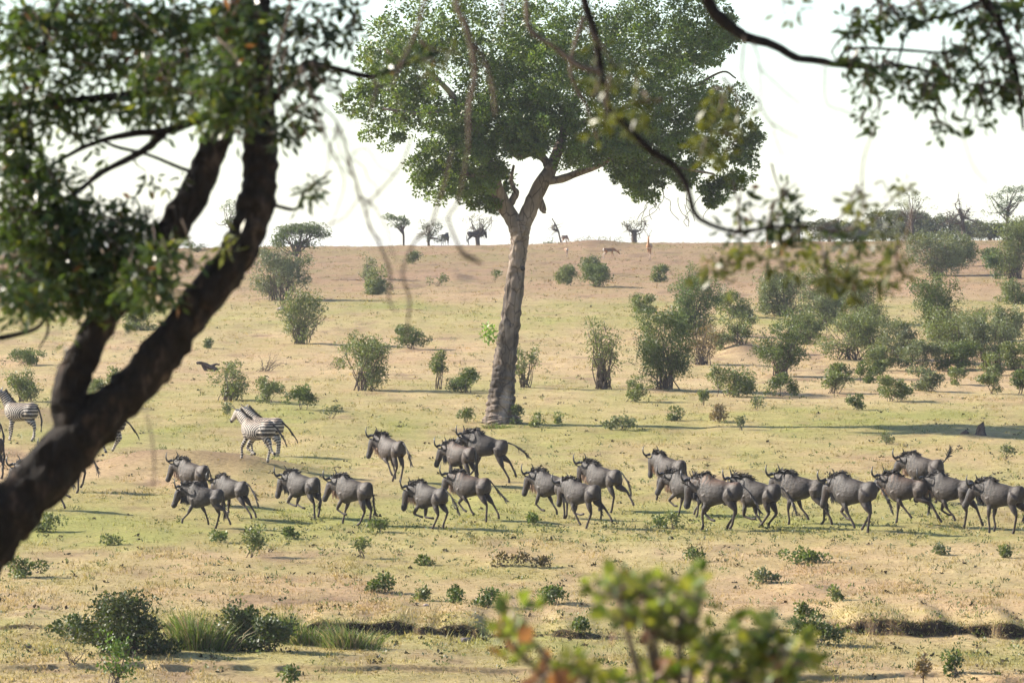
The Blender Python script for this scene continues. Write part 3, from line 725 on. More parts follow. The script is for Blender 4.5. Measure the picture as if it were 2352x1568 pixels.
# ------------------------------------------------------------------ the big fig tree in the middle
def blob_leaves(centres, radii, per, L, Wd, base_col, r, flat=.8, var=.25, up=.35, outs=None):
    """leaf-sized faces on the skins of small clumps"""
    pos, dirs, cols, fac = [], [], [], []
    for ci, (c, rad, n) in enumerate(zip(centres, radii, per)):
        u = unit(r.normal(size=(n, 3))); rr = rad * r.uniform(.55, 1.05, (n, 1))
        p = c + u * rr * np.array([1, 1, flat]); pos.append(p)
        dirs.append(u + r.normal(0, .6, (n, 3)) + np.array([0, 0, up]))
        fac.append(unit(u * .6 + (outs[ci] * .7 if outs is not None else 0) + np.array([0, 0, .25]) + r.normal(0, .38, (n, 3))))
        cc = base_col * r.uniform(1 - var, 1 + var); cols.append(np.clip(cc * r.uniform(1 - var, 1 + var, (n, 1)) * np.array([1, 1, 1]) + np.stack([r.uniform(0, .016, n), r.uniform(0, .022, n), np.zeros(n)], 1), .004, 1))
    pos = np.concatenate(pos); n = len(pos)
    return leaves(pos, np.concatenate(dirs), L * r.uniform(.7, 1.25, n), Wd * r.uniform(.7, 1.25, n), np.concatenate(cols), r, np.concatenate(fac))

r = np.random.default_rng(11)
tb = gpt(1152, 972); TD = tb[1]; ts = scale_at(TD)
tree = thing('fig_tree', 'tall broad crowned tree with pale grey forked trunk in mid slope', 'tree', tuple(tb))
tl = lambda pts, dz=0: np.array([np.append(at(p[0], p[1], TD + (p[3] if len(p) > 3 else dz)) - tb, p[2] / ts / 2) for p in pts])
TR = spline(tl([(1153, 990, 112), (1153, 974, 96), (1151, 955, 76), (1151, 920, 64), (1155, 880, 57), (1160, 830, 52), (1170, 758, 47), (1178, 686, 43), (1187, 614, 39.5), (1192, 560, 41), (1195, 525, 46), (1196, 508, 40)]), 6)
LIMB_L = spline(tl([(1190, 535, 34), (1180, 508, 36), (1163, 480, 37), (1148, 455, 36, -.2), (1135, 420, 32, -.6), (1120, 370, 26, -1), (1090, 300, 20, -1.5), (1040, 220, 14, -2), (980, 160, 8, -2.5)]), 5)
LIMB_R = spline(tl([(1198, 535, 34), (1208, 500, 38), (1222, 468, 37), (1236, 438, 35), (1252, 410, 34), (1268, 380, 28, .3), (1290, 320, 22, .8), (1320, 230, 17, 1.2), (1370, 140, 12, 1.5), (1420, 60, 8, 2)]), 5)
def bark_shade(V, seed):
    th = np.arctan2(V[:, 1], V[:, 0] - np.interp(V[:, 2], TR[:, 2], TR[:, 0])); z = V[:, 2]
    k = np.ones(len(V))
    k -= .62 * sstep(.52, .66, vnoise(th * 1.6 + 8, z * .55 + 3, seed)) * (1 - sstep(4.2, 5.2, z))
    k -= .45 * sstep(.6, .7, vnoise(th * 3.2 + 8, z * 1.4 + 5, seed + 3)) * (1 - sstep(4, 5, z))
    k += .35 * sstep(.58, .7, vnoise(th * 1.3 + 2, z * .9 + 9, seed + 7)) * (1 - sstep(2.2, 3, z))
    return np.clip(k, .25, 1.5)[:, None] * np.array([1, .985, .97])
def limb(nm, S, mat, parent, n=14, wob=.1, seed=1, shade=False):
    V, Q, T = tube(S[:, :3], np.maximum(S[:, 3], .004), None, n, wob=wob, seed=seed, ridge=.06 if shade else 0)
    return obj(nm, mesh_np(nm, V, [Q, T], bark_shade(V, seed) if shade else np.ones((len(V), 3)), True), mat, parent)
TRd = spline(TR, 3)
limb('trunk', TRd, M_BARK_BIG, tree, 40, .13, 3, True)
limb('limb', LIMB_L, M_BARK_BIG, tree, 18, .1, 4); limb('limb', LIMB_R, M_BARK_BIG, tree, 18, .1, 5)
for S in ([(1232, 445, 20), (1247, 480, 16), (1249, 486, 10), (1254, 489, 3)], [(1250, 412, 26), (1275, 414, 20), (1300, 408, 18), (1330, 396, 16), (1372, 382, 13, -.5), (1430, 350, 10, -1), (1500, 330, 7, -1.5)],
          [(1262, 392, 22), (1255, 372, 20, .2), (1240, 358, 18, .2), (1218, 352, 16, .1), (1195, 360, 14), (1170, 345, 11, -.4), (1140, 300, 8, -1)], [(1166, 478, 18), (1178, 458, 17), (1186, 442, 14), (1180, 432, 11), (1174, 412, 8), (1180, 380, 6)],
          [(1300, 300, 16, .8), (1400, 260, 12, 1.5), (1520, 220, 9, 2), (1620, 190, 6, 2)], [(1130, 400, 18, -.6), (1070, 400, 12, -.8), (1010, 390, 7, -1)], [(1060, 250, 12, -1.8), (960, 260, 8, -2), (880, 250, 5, -2)],
          [(1430, 350, 9, -1), (1540, 380, 7, -1.2), (1640, 400, 5, -1.2)], [(1600, 195, 6, 2), (1660, 165, 5, 2), (1690, 180, 4, 2)]):
    limb('branch', spline(tl(S), 5), M_BARK_BIG, tree, 10, .12, len(S))
LOBES = [(875, 110, 75), (850, 190, 55), (835, 245, 52), (880, 300, 58), (905, 205, 70), (930, 60, 85), (985, 140, 85), (965, 250, 70), (1010, 330, 62), (985, 395, 55), (1030, 420, 58), (1080, 440, 52), (1075, 360, 70), (1060, 60, 90), (1100, 180, 80), (1085, 265, 70), (1150, 260, 80), (1165, 120, 85), (1130, 420, 45), (1185, 310, 55), (1200, 210, 80), (1230, 60, 90), (1260, 150, 85), (1270, 280, 75), (1335, 340, 62), (1330, 220, 85), (1345, 90, 90), (1400, 320, 72), (1400, 180, 90), (1440, 80, 90), (1455, 260, 85), (1440, 390, 52), (1490, 350, 70), (1480, 430, 48), (1520, 190, 85), (1545, 300, 75), (1540, 90, 85), (1560, 400, 50), (1610, 40, 75), (1625, 120, 60), (1610, 245, 65), (1600, 330, 60), (1660, 60, 50), (1665, 260, 58), (1700, 310, 48), (1690, 380, 55), (1660, 430, 45), (1710, 350, 40), (1630, 450, 40), (1020, -60, 110), (1180, -80, 130), (1340, -90, 140), (1500, -60, 120), (1620, -50, 90), (1215, 325, 38), (1132, 458, 38), (1100, 330, 55), (1240, 250, 60), (1430, 330, 60), (1100, -190, 110), (1260, -220, 130), (1420, -200, 120)]
cen, rad, per, outs = [], [], [], []
mid = np.array([1290, 190])
for px, py, rp in LOBES:
    rm = rp / ts; e = math.hypot((px - mid[0]) / 470, (py - mid[1]) / 330); half = 4.3 * math.sqrt(max(0.05, 1 - min(e, 1) ** 2))
    nd = 1 if half < 1.6 else (2 if half < 3 else 3)
    for k in range(nd):
        off = (k - (nd - 1) / 2) * (2 * half / max(nd, 1)) + r.normal(0, .4)
        c = at(px + r.normal(0, 8), py + r.normal(0, 8), TD + off) - tb
        m_ = 15
        u = unit(r.normal(size=(m_, 3)))
        for v in u:
            outs.append(v); cen.append(c + v * rm * r.uniform(.5, .95) * np.array([1, 1, .9])); rad.append(rm * r.uniform(.18, .36)); per.append(int(66 + 56 * r.random()))
V, Q, C = blob_leaves(cen, rad, per, .115, .056, np.array([.098, .145, .036]), r, .8, .36, .1, outs)
foliage = stuff(obj('crown', mesh_np('crown', V, Q, C), M_CROWN, tree))
# loose hanging twigs at the lower right of the crown
for k in range(12):
    px0 = r.uniform(1480, 1620); py0 = r.uniform(430, 470); P_ = [(px0, py0, 2.2)]
    for j in range(4): P_.append((P_[-1][0] + r.normal(2, 9), P_[-1][1] + r.uniform(8, 22), 1.6))
    limb('twig', spline(tl(P_), 3), M_TWIG, tree, 5, 0, k)
# sprout on the trunk
c0 = at(1128, 768, TD - .3) - tb
V, Q, C = blob_leaves([c0 + r.normal(0, .12, 3) for _ in range(9)], [.12] * 9, [16] * 9, .12, .06, np.array([.14, .25, .04]), r)
o = stuff(obj('leaf_sprout', mesh_np('leaf_sprout', V, Q, C), M_CROWN, tree)); o['label'] = 'bright green sprout of leaves growing from the side of the trunk'
# knot hole
k0 = at(1201, 617, TD - .27) - tb
Vk, Qk, Tk = tube(np.array([k0 + [0, -.03, 0], k0 + [0, .05, 0]]), [.075, .05], None, 12); obj('knot', mesh_np('knot', Vk, [Qk, Tk], None, True), M_HAIR, tree)

# ------------------------------------------------------------------ shrubs
G_CROTON = np.array([.140, .168, .064]); G_DARK = np.array([.092, .124, .038]); G_BRIGHT = np.array([.13, .18, .045]); G_PALE = np.array([.135, .155, .085]); G_DRY = np.array([.20, .145, .085]); G_HAZE = np.array([.135, .16, .075])
def shrub(label, px, py, w, h, style='dense', tint=G_CROTON, group=None, name='shrub', seed=None, dD=0, lean=0.0, mult=1.0):
    r = np.random.default_rng(seed if seed is not None else int(px * 13 + py * 7) % 99991)
    p = gpt(px, py)
    if dD: p = np.array([p[0] * (p[1] + dD) / p[1], p[1] + dD, 0]); p[2] = float(ground_z(p[0], p[1]))
    s = scale_at(p[1]); W_, H_ = w / s * (1.42 if px > 1450 and py < 900 else 1.25), h / s * 1.05
    root = thing(name, label, 'grass clump' if style == 'grass' else ('dead wood' if style == 'twigs' else 'shrub'), tuple(p), 0, group)
    far = 1 + .5 * sstep(200, 380, p[1])
    if style == 'grass':
        n = int(np.clip(1500 * W_ * max(H_, .3), 120, 2000))
        bx = r.normal(0, W_ * .24, n); by = r.normal(0, W_ * .2, n); base = np.stack([bx, by, np.full(n, -.02)], 1)
        d = np.stack([bx * .9 / max(W_, .2) + r.normal(0, .24, n), by * .9 / max(W_, .2) + r.normal(0, .24, n), np.ones(n)], 1)
        Lh = H_ * r.uniform(.25, .95, n) * (.6 + .8 * vnoise(bx * 6 + 9, by * 6 + 9, 3))
        dd = unit(d); side = unit(np.cross(dd, r.normal(size=(n, 3)))) * .008
        mid = base + dd * Lh[:, None] * .6; tip = base + dd * Lh[:, None] + np.stack([bx * .25, by * .25, -np.abs(r.normal(0, .05, n))], 1)
        V = np.stack([base - side, base + side, mid + side * .9, tip, mid - side * .9], 1).reshape(-1, 3); i = np.arange(n)[:, None] * 5
        c = tint * r.uniform(.6, 1.3, (n, 1)); dry = r.random(n) > .72; c[dry] = np.array([.30, .24, .13]) * r.uniform(.7, 1.2, (dry.sum(), 1))
        stuff(obj('blades', mesh_np('blades', V, [np.concatenate([i, i + 1, i + 2, i + 4], 1), np.concatenate([i + 4, i + 2, i + 3], 1)], np.repeat(c, 5, 0)), M_GRASS, root))
        return root
    # where the leaf clusters sit
    dens = dict(dense=58, low=70, stemmy=36, sparse=20, twigs=9, tall=48)[style]
    K = int(np.clip(dens * mult * W_ * H_ / far, 9, 700))
    cz0 = dict(dense=.42, low=.45, stemmy=.60, sparse=.58, twigs=.5, tall=.55)[style]
    nlb = int(np.clip(4 + 4 * W_ * H_ * mult, 4, 26)); lo_ = dict(dense=.10, low=.14, stemmy=.16, sparse=.28, twigs=.3, tall=.10)[style]
    th = r.uniform(0, 2 * np.pi, nlb); lr = r.uniform(.2, .85, nlb) ** .7
    LCn = np.stack([np.cos(th) * lr * W_ * .36, np.sin(th) * lr * W_ * .32, H_ * (lo_ + (.80 - lo_) * r.random(nlb))], 1)
    LCn[0] = [r.normal(0, W_ * .06), 0, H_ * .72]
    LR = np.stack([W_ * r.uniform(.12, .27, nlb), H_ * r.uniform(.12, .26, nlb)], 1)
    li = r.integers(0, nlb, K); u = unit(r.normal(size=(K, 3))); rr = r.uniform(.3, 1.0, (K, 1)) ** .6
    C = LCn[li] + u * rr * np.stack([LR[li, 0], LR[li, 0], LR[li, 1]], 1)
    C[:, 2] = np.where(C[:, 2] < .04, .04 + np.abs(r.normal(0, .05, K)), C[:, 2])
    if style in ('stemmy', 'sparse', 'tall'):    # narrower at the foot
        k = np.clip(.75 + .32 * C[:, 2] / H_, .7, 1.1); C[:, 0] *= k; C[:, 1] *= k
    C[:, 0] += lean * C[:, 2]
    # stems
    ns = dict(dense=.08, low=.06, stemmy=.22, sparse=.5, twigs=1.0, tall=.12)[style]
    idx = r.permutation(K)[:max(4, int(K * ns))][:30]
    parts = []
    r0 = np.clip(.006 + .008 * H_, .007, .024)
    for i in idx:
        e = C[i]; b0 = np.array([r.normal(0, W_ * .07), r.normal(0, W_ * .07), -.03])
        md = b0 * .45 + e * .55 + np.array([e[0] * .10, e[1] * .1, .12 * H_]) + r.normal(0, .05 * H_, 3)
        m2 = b0 * .75 + e * .25 + np.array([0, 0, .06 * H_]) + r.normal(0, .03 * H_, 3)
        S = spline(np.array([b0, m2, md, e]), 3); parts.append(tube(S, np.linspace(r0, r0 * .3, len(S)), None, 5))
        if style in ('twigs', 'sparse', 'stemmy'):
            for _ in range(3 if style == 'twigs' else 1):
                q = S[r.integers(3, len(S))]; e2 = q + unit(r.normal(size=3) + np.array([0, 0, .5])) * H_ * .22
                parts.append(tube(spline(np.array([q, (q + e2) / 2 + r.normal(0, .02, 3), e2]), 2), np.linspace(r0 * .5, r0 * .2, 5), None, 4))
    V, F = join(parts); o = obj('stems', mesh_np('stems', V, F, None, True), M_STEM if style != 'twigs' else M_DEADWOOD, root); stuff(o)
    if style != 'twigs':
        rc = np.clip(.085 + .035 * H_, .06, .20); per_n = dict(dense=34, low=28, stemmy=32, sparse=26, tall=36)[style]
        V, Q, Cc = blob_leaves(C, r.uniform(.7, 1.3, K) * rc * far, np.full(K, per_n), 0.075 * far, .042 * far, tint, r, .85, .28, .3, u)
        stuff(obj('foliage', mesh_np('foliage', V, Q, Cc), M_LEAF, root))
    return root

SH = [
 # upper slope, left of the big tree
 ('light green leggy shrub under the flat topped tree behind the leaning trunk', 645, 690, 150, 128, 'stemmy', G_PALE),
 ('tall leafy shrub on open grass right of the leaning trunk', 690, 790, 118, 130, 'stemmy', G_CROTON),
 ('small dark shrub peeping out right of the leaning trunk at mid slope', 478, 800, 36, 20, 'low', G_DARK),
 ('shrub half hidden in the gap between the two leaning trunks, high up', 325, 758, 80, 60, 'dense', G_CROTON),
 ('low dark shrub at left border below the dark foliage', 50, 838, 105, 34, 'low', G_DARK),
 ('upright shrub at left border above the standing zebra', 55, 922, 112, 84, 'stemmy', G_CROTON),
 ('shrub showing in the lower fork of the leaning trunks', 225, 936, 56, 62, 'dense', G_CROTON),
 ('small upright shrub just right of the trunk fork', 257, 886, 38, 56, 'stemmy', G_CROTON),
 ('leafy shrub above the zebra pair, left of a spreading low one', 520, 920, 88, 98, 'stemmy', G_CROTON),
 ('low shrub above the zebra pair, left half of a spreading clump', 622, 926, 70, 52, 'low', G_CROTON),
 ('low dark shrub above the zebra pair, right half of a spreading clump', 692, 940, 78, 52, 'low', G_DARK),
 ('tiny thin plant just above the zebra ears', 521, 952, 22, 28, 'sparse', G_PALE),
 ('thin spreading plant right of the zebra pair', 758, 962, 44, 26, 'sparse', G_PALE),
 ('fan shaped shrub with many bare stems left of the big tree', 832, 896, 145, 128, 'stemmy', G_CROTON),
 ('shrub with two tall leafy shoots on the upper slope', 862, 677, 72, 66, 'dense', G_CROTON),
 ('pair of tall leafy shoots rising from a rounded upper slope shrub', 845, 660, 34, 76, 'sparse', G_PALE),
 ('small hazy shrub below the skyline left of the big tree', 947, 607, 38, 26, 'dense', G_HAZE),
 ('compact dark green shrub standing alone left of the big tree', 944, 800, 90, 52, 'dense', G_DARK),
 ('spindly left shoot of the double shrub beside the big trunk', 1008, 893, 48, 88, 'stemmy', G_CROTON),
 ('dense dark low shrub touching the left side of the big trunk', 1074, 902, 96, 58, 'dense', G_DARK),
 ('leggy shrub with bare branches behind the right side of the big trunk', 1206, 890, 80, 98, 'sparse', G_CROTON),
 ('faint hazy shrub below the skyline beside a brown mound', 1005, 658, 44, 30, 'sparse', G_HAZE),
 ('small hazy shrub just left of the upper trunk', 1136, 644, 34, 22, 'sparse', G_HAZE),
 ('small leafy plant left of the big tree foot', 1070, 971, 34, 34, 'low', G_CROTON),
 ('dark shoots growing against the right foot of the big trunk', 1188, 974, 28, 44, 'dense', G_DARK),
 ('small plant a step right of the big tree foot', 1228, 981, 32, 30, 'low', G_CROTON),
 ('tiny upright plant right of the big tree foot', 1279, 973, 16, 26, 'low', G_CROTON),
 ('low grassy plant between the tree foot and the reddish bush', 1420, 988, 78, 30, 'low', G_PALE),
 # centre right
 ('rounded dark shrub left of the double one below the skyline', 1302, 655, 54, 44, 'dense', G_CROTON),
 ('front shrub of the stacked pair below the grazing gazelle', 1376, 659, 80, 54, 'dense', G_DARK),
 ('rear shrub of the stacked pair below the grazing gazelle', 1358, 628, 50, 42, 'dense', G_HAZE),
 ('small round shrub below the horned antelope', 1511, 648, 42, 38, 'dense', G_CROTON),
 ('rounded shrub left of the tallest shrub', 1483, 719, 64, 44, 'dense', G_CROTON),
 ('thin two stemmed sapling like shrub right of the big tree', 1385, 894, 92, 170, 'sparse', G_CROTON),
 ('tallest shrub right of the big tree, dark leafy column', 1528, 893, 118, 205, 'tall', G_DARK),
 ('bright green bushy shrub top behind the tallest shrub', 1598, 770, 105, 150, 'tall', np.array([.085, .13, .04])),
 ('half bare twiggy shrub right of the tallest shrub', 1612, 838, 90, 112, 'sparse', G_DRY),
 ('short shrub at the foot of the tallest shrub', 1456, 923, 80, 52, 'stemmy', G_CROTON),
 ('rounded shrub in the gap right of the tallest shrub', 1680, 730, 78, 60, 'dense', G_CROTON),
 ('leaning shrub left of the mushroom shaped one', 1700, 790, 74, 80, 'stemmy', G_CROTON),
 ('mushroom shaped shrub with dense green cap on bent stems', 1795, 864, 128, 142, 'stemmy', G_DARK),
 ('large hazy shrub behind the hanging leaves, upper left of the thicket', 1800, 725, 110, 110, 'dense', G_HAZE),
 ('large hazy shrub behind the hanging leaves, centre of the thicket', 1895, 745, 120, 150, 'stemmy', G_HAZE),
 ('wide grey shrub with many upright stems in the thicket', 1950, 825, 170, 115, 'stemmy', G_CROTON),
 ('tall grey green shrub at the back of the thicket', 1990, 790, 90, 165, 'stemmy', G_HAZE),
 ('rounded light shrub right of the many stemmed one', 2058, 830, 84, 95, 'dense', G_PALE),
 ('tall dark topped shrub leaning over the right thicket', 2150, 785, 100, 150, 'tall', G_DARK),
 ('broad grey green shrub mass at the right thicket', 2190, 835, 130, 140, 'stemmy', G_CROTON),
 ('broad shrub at the right end of the thicket', 2275, 845, 125, 120, 'stemmy', G_PALE),
 ('dark rounded shrub low in the right thicket', 2200, 850, 90, 65, 'dense', G_DARK),
 ('shrub at right border level with the thicket', 2340, 850, 70, 70, 'dense', G_CROTON),
 ('pale leafy shrub high on the right slope', 2150, 634, 150, 108, 'stemmy', G_PALE),
 ('darker right half of the pale shrub high on the right slope', 2205, 612, 66, 72, 'dense', G_CROTON),
 ('small dark shrub below the bare tree at the right skyline', 2275, 592, 46, 22, 'low', G_DARK),
 ('leafy shrub at right border high on the slope', 2330, 640, 80, 150, 'stemmy', G_CROTON),
 ('bright shrub left of the right border shrub', 2292, 640, 50, 58, 'dense', np.array([.08, .13, .045])),
 ('shrub at right border just above the thicket', 2335, 698, 74, 60, 'dense', G_CROTON),
 ('grey shrub filling the gap behind the mushroom shaped one', 1850, 790, 90, 80, 'dense', G_CROTON),
 ('low green shrub between the many stemmed shrub and the light rounded one', 2015, 850, 80, 55, 'low', G_CROTON),
 ('spreading shrub under the dark topped one', 2120, 850, 110, 70, 'dense', G_PALE),
 ('leafy shrub in the middle of the right thicket', 2230, 800, 100, 90, 'stemmy', G_CROTON),
 ('shrub on the far side of the right thicket near the border', 2315, 790, 90, 90, 'dense', G_HAZE),
 ('small pale shrub above the many stemmed one', 1940, 705, 70, 50, 'dense', G_PALE),
 ('low shrub right of the half bare twiggy one', 1655, 803, 50, 40, 'dense', G_CROTON),
 ('low shrub at the thicket front left of the bright little one', 1940, 872, 56, 38, 'low', G_CROTON),
 # low row before the thicket
 ('low spreading shrub in front of the mushroom shaped one', 1680, 912, 120, 70, 'low', G_CROTON),
 ('dense low shrub between the spreading one and bare ground', 1796, 910, 70, 52, 'low', G_DARK),
 ('small shrub left of the low spreading one', 1616, 930, 32, 34, 'low', G_CROTON),
 ('tiny leafy plant below the low spreading shrub', 1745, 938, 40, 30, 'sparse', G_PALE),
 ('low shrub leaning right in the middle of the low row', 1912, 904, 82, 62, 'stemmy', G_CROTON),
 ('small compact dark shrub alone in front of the low row', 1969, 941, 44, 36, 'dense', G_DARK),
 ('bright little shrub below the many stemmed one', 1986, 880, 36, 50, 'dense', G_BRIGHT * .8),
 ('small shrub second from the bright little one', 2024, 872, 44, 44, 'dense', G_CROTON),
 ('rounded shrub in front of the low row, right part', 2052, 922, 90, 56, 'dense', G_CROTON),
 ('grassy green shrub behind the rounded one of the low row', 2132, 898, 80, 54, 'low', G_PALE),
 ('small shrub in the low row right of the grassy green one', 2198, 884, 42, 38, 'dense', G_CROTON),
 ('shrub near the right border, upper of two in line', 2278, 862, 54, 52, 'dense', G_CROTON),
 ('shrub near the right border, lower of two in line', 2279, 906, 54, 46, 'dense', G_CROTON),
 ('shrub cut by the right border beside the low row', 2346, 905, 50, 60, 'dense', G_DARK),
 ('reddish dry bush right of the big tree', 1655, 968, 58, 34, 'low', G_DRY),
 ('small grey bush left of the reddish dry one', 1556, 966, 44, 30, 'low', G_HAZE),
 ('small upright weed right of the reddish dry bush', 1705, 988, 28, 34, 'sparse', G_PALE),
 ('thin weed above the right end of the herd', 2036, 1020, 36, 26, 'sparse', G_PALE),
 ('thin shrub right of the tree stump shadow', 2312, 1056, 40, 34, 'sparse', G_PALE),
 # lower field
 ('bushy plant in front of the left trio of wildebeest', 574, 1280, 66, 70, 'stemmy', np.array([.12, .15, .05])),
 ('round dark little bush before the herd, left part', 665, 1238, 40, 24, 'dense', G_DARK),
 ('dark little bush under the hooves of the pale bearded wildebeest', 874, 1222, 46, 28, 'dense', G_DARK),
 ('leggy little plant in front of the herd below the pale bearded wildebeest', 834, 1282, 50, 50, 'sparse', G_CROTON),
 ('flat little bush in the left field', 252, 1252, 54, 18, 'low', G_CROTON),
 ('thin shrub beside the leaning trunk below the herd', 110, 1220, 70, 38, 'low', G_CROTON),
 ('grey shrub at the lower left border under the trunk', 42, 1325, 92, 44, 'low', G_CROTON),
 ('dark low bush alone in the middle of the lower field', 878, 1360, 78, 38, 'low', G_DARK),
 ('tiny round bush right of the dark low bush', 972, 1380, 20, 28, 'dense', G_CROTON),
 ('small bush first in the short row near the bank', 1044, 1385, 38, 38, 'dense', np.array([.08, .12, .035])),
 ('small bush second in the short row near the bank', 1122, 1394, 60, 40, 'dense', np.array([.08, .12, .035])),
 ('wide low bush at the right end of the short row near the bank', 1275, 1388, 92, 38, 'low', np.array([.085, .125, .035])),
 ('flat dark weed in the lower field under the mid herd', 984, 1298, 46, 16, 'low', G_DARK),
 ('brownish dark mound plant below the mid herd', 1172, 1299, 66, 24, 'low', G_DRY * .5),
 ('flat weed right of the brownish mound plant', 1248, 1302, 56, 18, 'low', G_DRY * .6),
 ('small dark bush in front of the right bunch', 1591, 1290, 42, 28, 'low', G_DARK),
 ('row of low green plants in front of the right bunch', 1838, 1293, 120, 28, 'low', np.array([.10, .14, .04])),
 ('grassy low plant below the row in front of the right bunch', 1745, 1340, 76, 30, 'low', G_PALE),
 ('small plant in the right field near the brown hump', 1916, 1380, 38, 28, 'low', G_CROTON),
 ('small green plant at the lower right field border', 2304, 1280, 32, 24, 'low', G_CROTON),
 ('pale small plant in the field left of the right border', 2156, 1274, 36, 24, 'sparse', G_PALE),
 ('tiny green bush under the front hooves mid herd', 1225, 1205, 40, 22, 'low', np.array([.12, .17, .04])),
 ('little green bush right of the mid herd hooves', 1512, 1212, 40, 24, 'low', np.array([.10, .14, .04])),
 ('little upright weed below the dense right hand bunch', 1545, 1216, 34, 40, 'sparse', G_CROTON),
 ('yellow green bush by the hooves of the running pair, far left field', 500, 1245, 44, 24, 'low', np.array([.12, .16, .05])),
 ('big dark rounded bush at lower left', 285, 1500, 225, 140, 'dense', np.array([.048, .062, .02]), 1.6),
 ('low left skirt of leaves beside the big dark bush', 165, 1468, 110, 50, 'low', np.array([.06, .085, .03])),
 ('upright leafy bush between tall grass at lower left', 540, 1495, 95, 112, 'dense', np.array([.055, .075, .025]), 1.6),
 ('low leafy bush right of the tall grass at lower left', 620, 1496, 110, 76, 'low', np.array([.05, .07, .025]), 1.8),
 ('dark plants along the foot of the bank, centre left', 760, 1478, 90, 40, 'low', np.array([.06, .07, .035])),
 ('leafy weeds spilling off the bank behind the near bush', 1880, 1478, 110, 66, 'low', np.array([.09, .12, .04])),
 ('small dark bush on the bank rim behind the near bush', 1838, 1416, 34, 26, 'dense', G_DARK),
 ('small dark bush beyond the near bush', 1332, 1452, 44, 26, 'dense', G_DARK),
 ('leafy seedling by a bare stalk at the bottom right', 2195, 1552, 56, 54, 'stemmy', np.array([.06, .10, .025])),
 ('short bare stalk at the bottom right beside a leafy seedling', 2120, 1580, 12, 80, 'sparse', G_DRY),
 ('low weeds at the bottom border right of the lower left sapling', 672, 1575, 60, 40, 'sparse', np.array([.08, .11, .03])),
 ('leafy sapling with broken stems at the bottom left', 258, 1596, 96, 150, 'sparse', np.array([.09, .15, .03])),
]
for row in SH: shrub(*row[:7], group='shrubs scattered over the slope', mult=row[7] if len(row) > 7 else 1.0)
for lab, px, py, w, h in (('tall grass clump beside the big dark bush at lower left', 460, 1490, 105, 95), ('tall grass clump at the bank, right of the leafy bush', 700, 1480, 70, 66), ('rightmost tall grass clump under the dark bank', 805, 1488, 90, 66), ('tuft of tall grass on the bank above the lower left bush', 655, 1452, 60, 44), ('thin grass tuft at the very foot of the big tree', 1150, 982, 60, 16)):
    shrub(lab, px, py, w, h, 'grass', np.array([.14, .19, .045]), name='grass_clump', group='tall grass clumps')
shrub('heap of dry brown twigs on bare slope left of the fan shaped shrub', 612, 852, 104, 46, 'twigs', name='twig_heap', group='dead wood on the slope')
shrub('dry branched twigs lying before the big dark bush at lower left', 165, 1528, 100, 46, 'twigs', name='dry_twigs', group='dead wood on the slope')

# small weeds and dung all over the slope: nobody would count them
r = np.random.default_rng(21)
n = 2600; py = r.uniform(575, 1560, n); px = r.uniform(-60, 2410, n)
px[:420] = r.uniform(560, 2300, 420); py[:420] = r.normal(1212, 20, 420)
D = slope_D(py); x = (px - FW / 2) / FPX * D; z = ground_z(x, D)
cen = np.stack([x, D, z + .02], 1); big = r.uniform(.3, 1.25, n) ** 2.4
pos, Cc = [], []
V, Q, C = blob_leaves([c + r.normal(0, .05 * b, 3) * [1, 1, .2] for c, b in zip(cen, big)], .07 * big + .02, (7 + 9 * big).astype(int), .06, .028, np.array([.10, .12, .05]), r, .6, .45, .8)
o = obj('ground_weeds', mesh_np('ground_weeds', V, Q, C), M_LEAF); o['label'] = 'tiny weeds dotted over the grassy slope'; o['category'] = 'weeds'; stuff(o)

# dry stalks, clods and dung strewn over the turf
n = 5200; py = r.uniform(552, 1575, n); px = r.uniform(-60, 2410, n); py[:900] = r.uniform(552, 575, 900)
D = slope_D(py); D[:900] = r.uniform(378, 402, 900); x = (px - FW / 2) / FPX * D; k = vnoise(x / 2.2, D / 4.5, 77) > .47; k[:900] = True; x, D = x[k], D[k]
n = len(x); x = np.repeat(x, 4) + r.normal(0, .09, n * 4); D = np.repeat(D, 4) + r.normal(0, .12, n * 4); z = ground_z(x, D); n = len(x)
c = np.where((r.random(n) > .35)[:, None], np.array([.42, .32, .17]), np.array([.17, .17, .06])) * r.uniform(.45, 1.15, (n, 1))
V, Q, C = leaves(np.stack([x, D, z - .01], 1), np.stack([r.normal(0, .45, n), r.normal(0, .45, n), np.ones(n)], 1), r.uniform(.05, .17, n), .016 * (1 + sstep(200, 380, D)), c, r)
o = obj('dry_stalks', mesh_np('dry_stalks', V, Q, C), M_GRASS); o['label'] = 'dry grass stalks standing thinly over the slope and ridge'; o['category'] = 'grass'; stuff(o)
n = 650; py = r.uniform(575, 1565, n); px = r.uniform(-60, 2410, n); D = slope_D(py); x = (px - FW / 2) / FPX * D; z = ground_z(x, D); big = r.uniform(.25, 1, n) ** 2.5
V, Q, C = blob_leaves(np.stack([x, D, z + .01], 1), .02 + .07 * big, np.full(n, 12), .07, .05, np.array([.045, .032, .024]), r, .35, .4, -.2)
o = obj('clods', mesh_np('clods', V, Q, C), M_GRASS); o['label'] = 'dark clods and droppings strewn over the grass'; o['category'] = 'clods'; stuff(o)

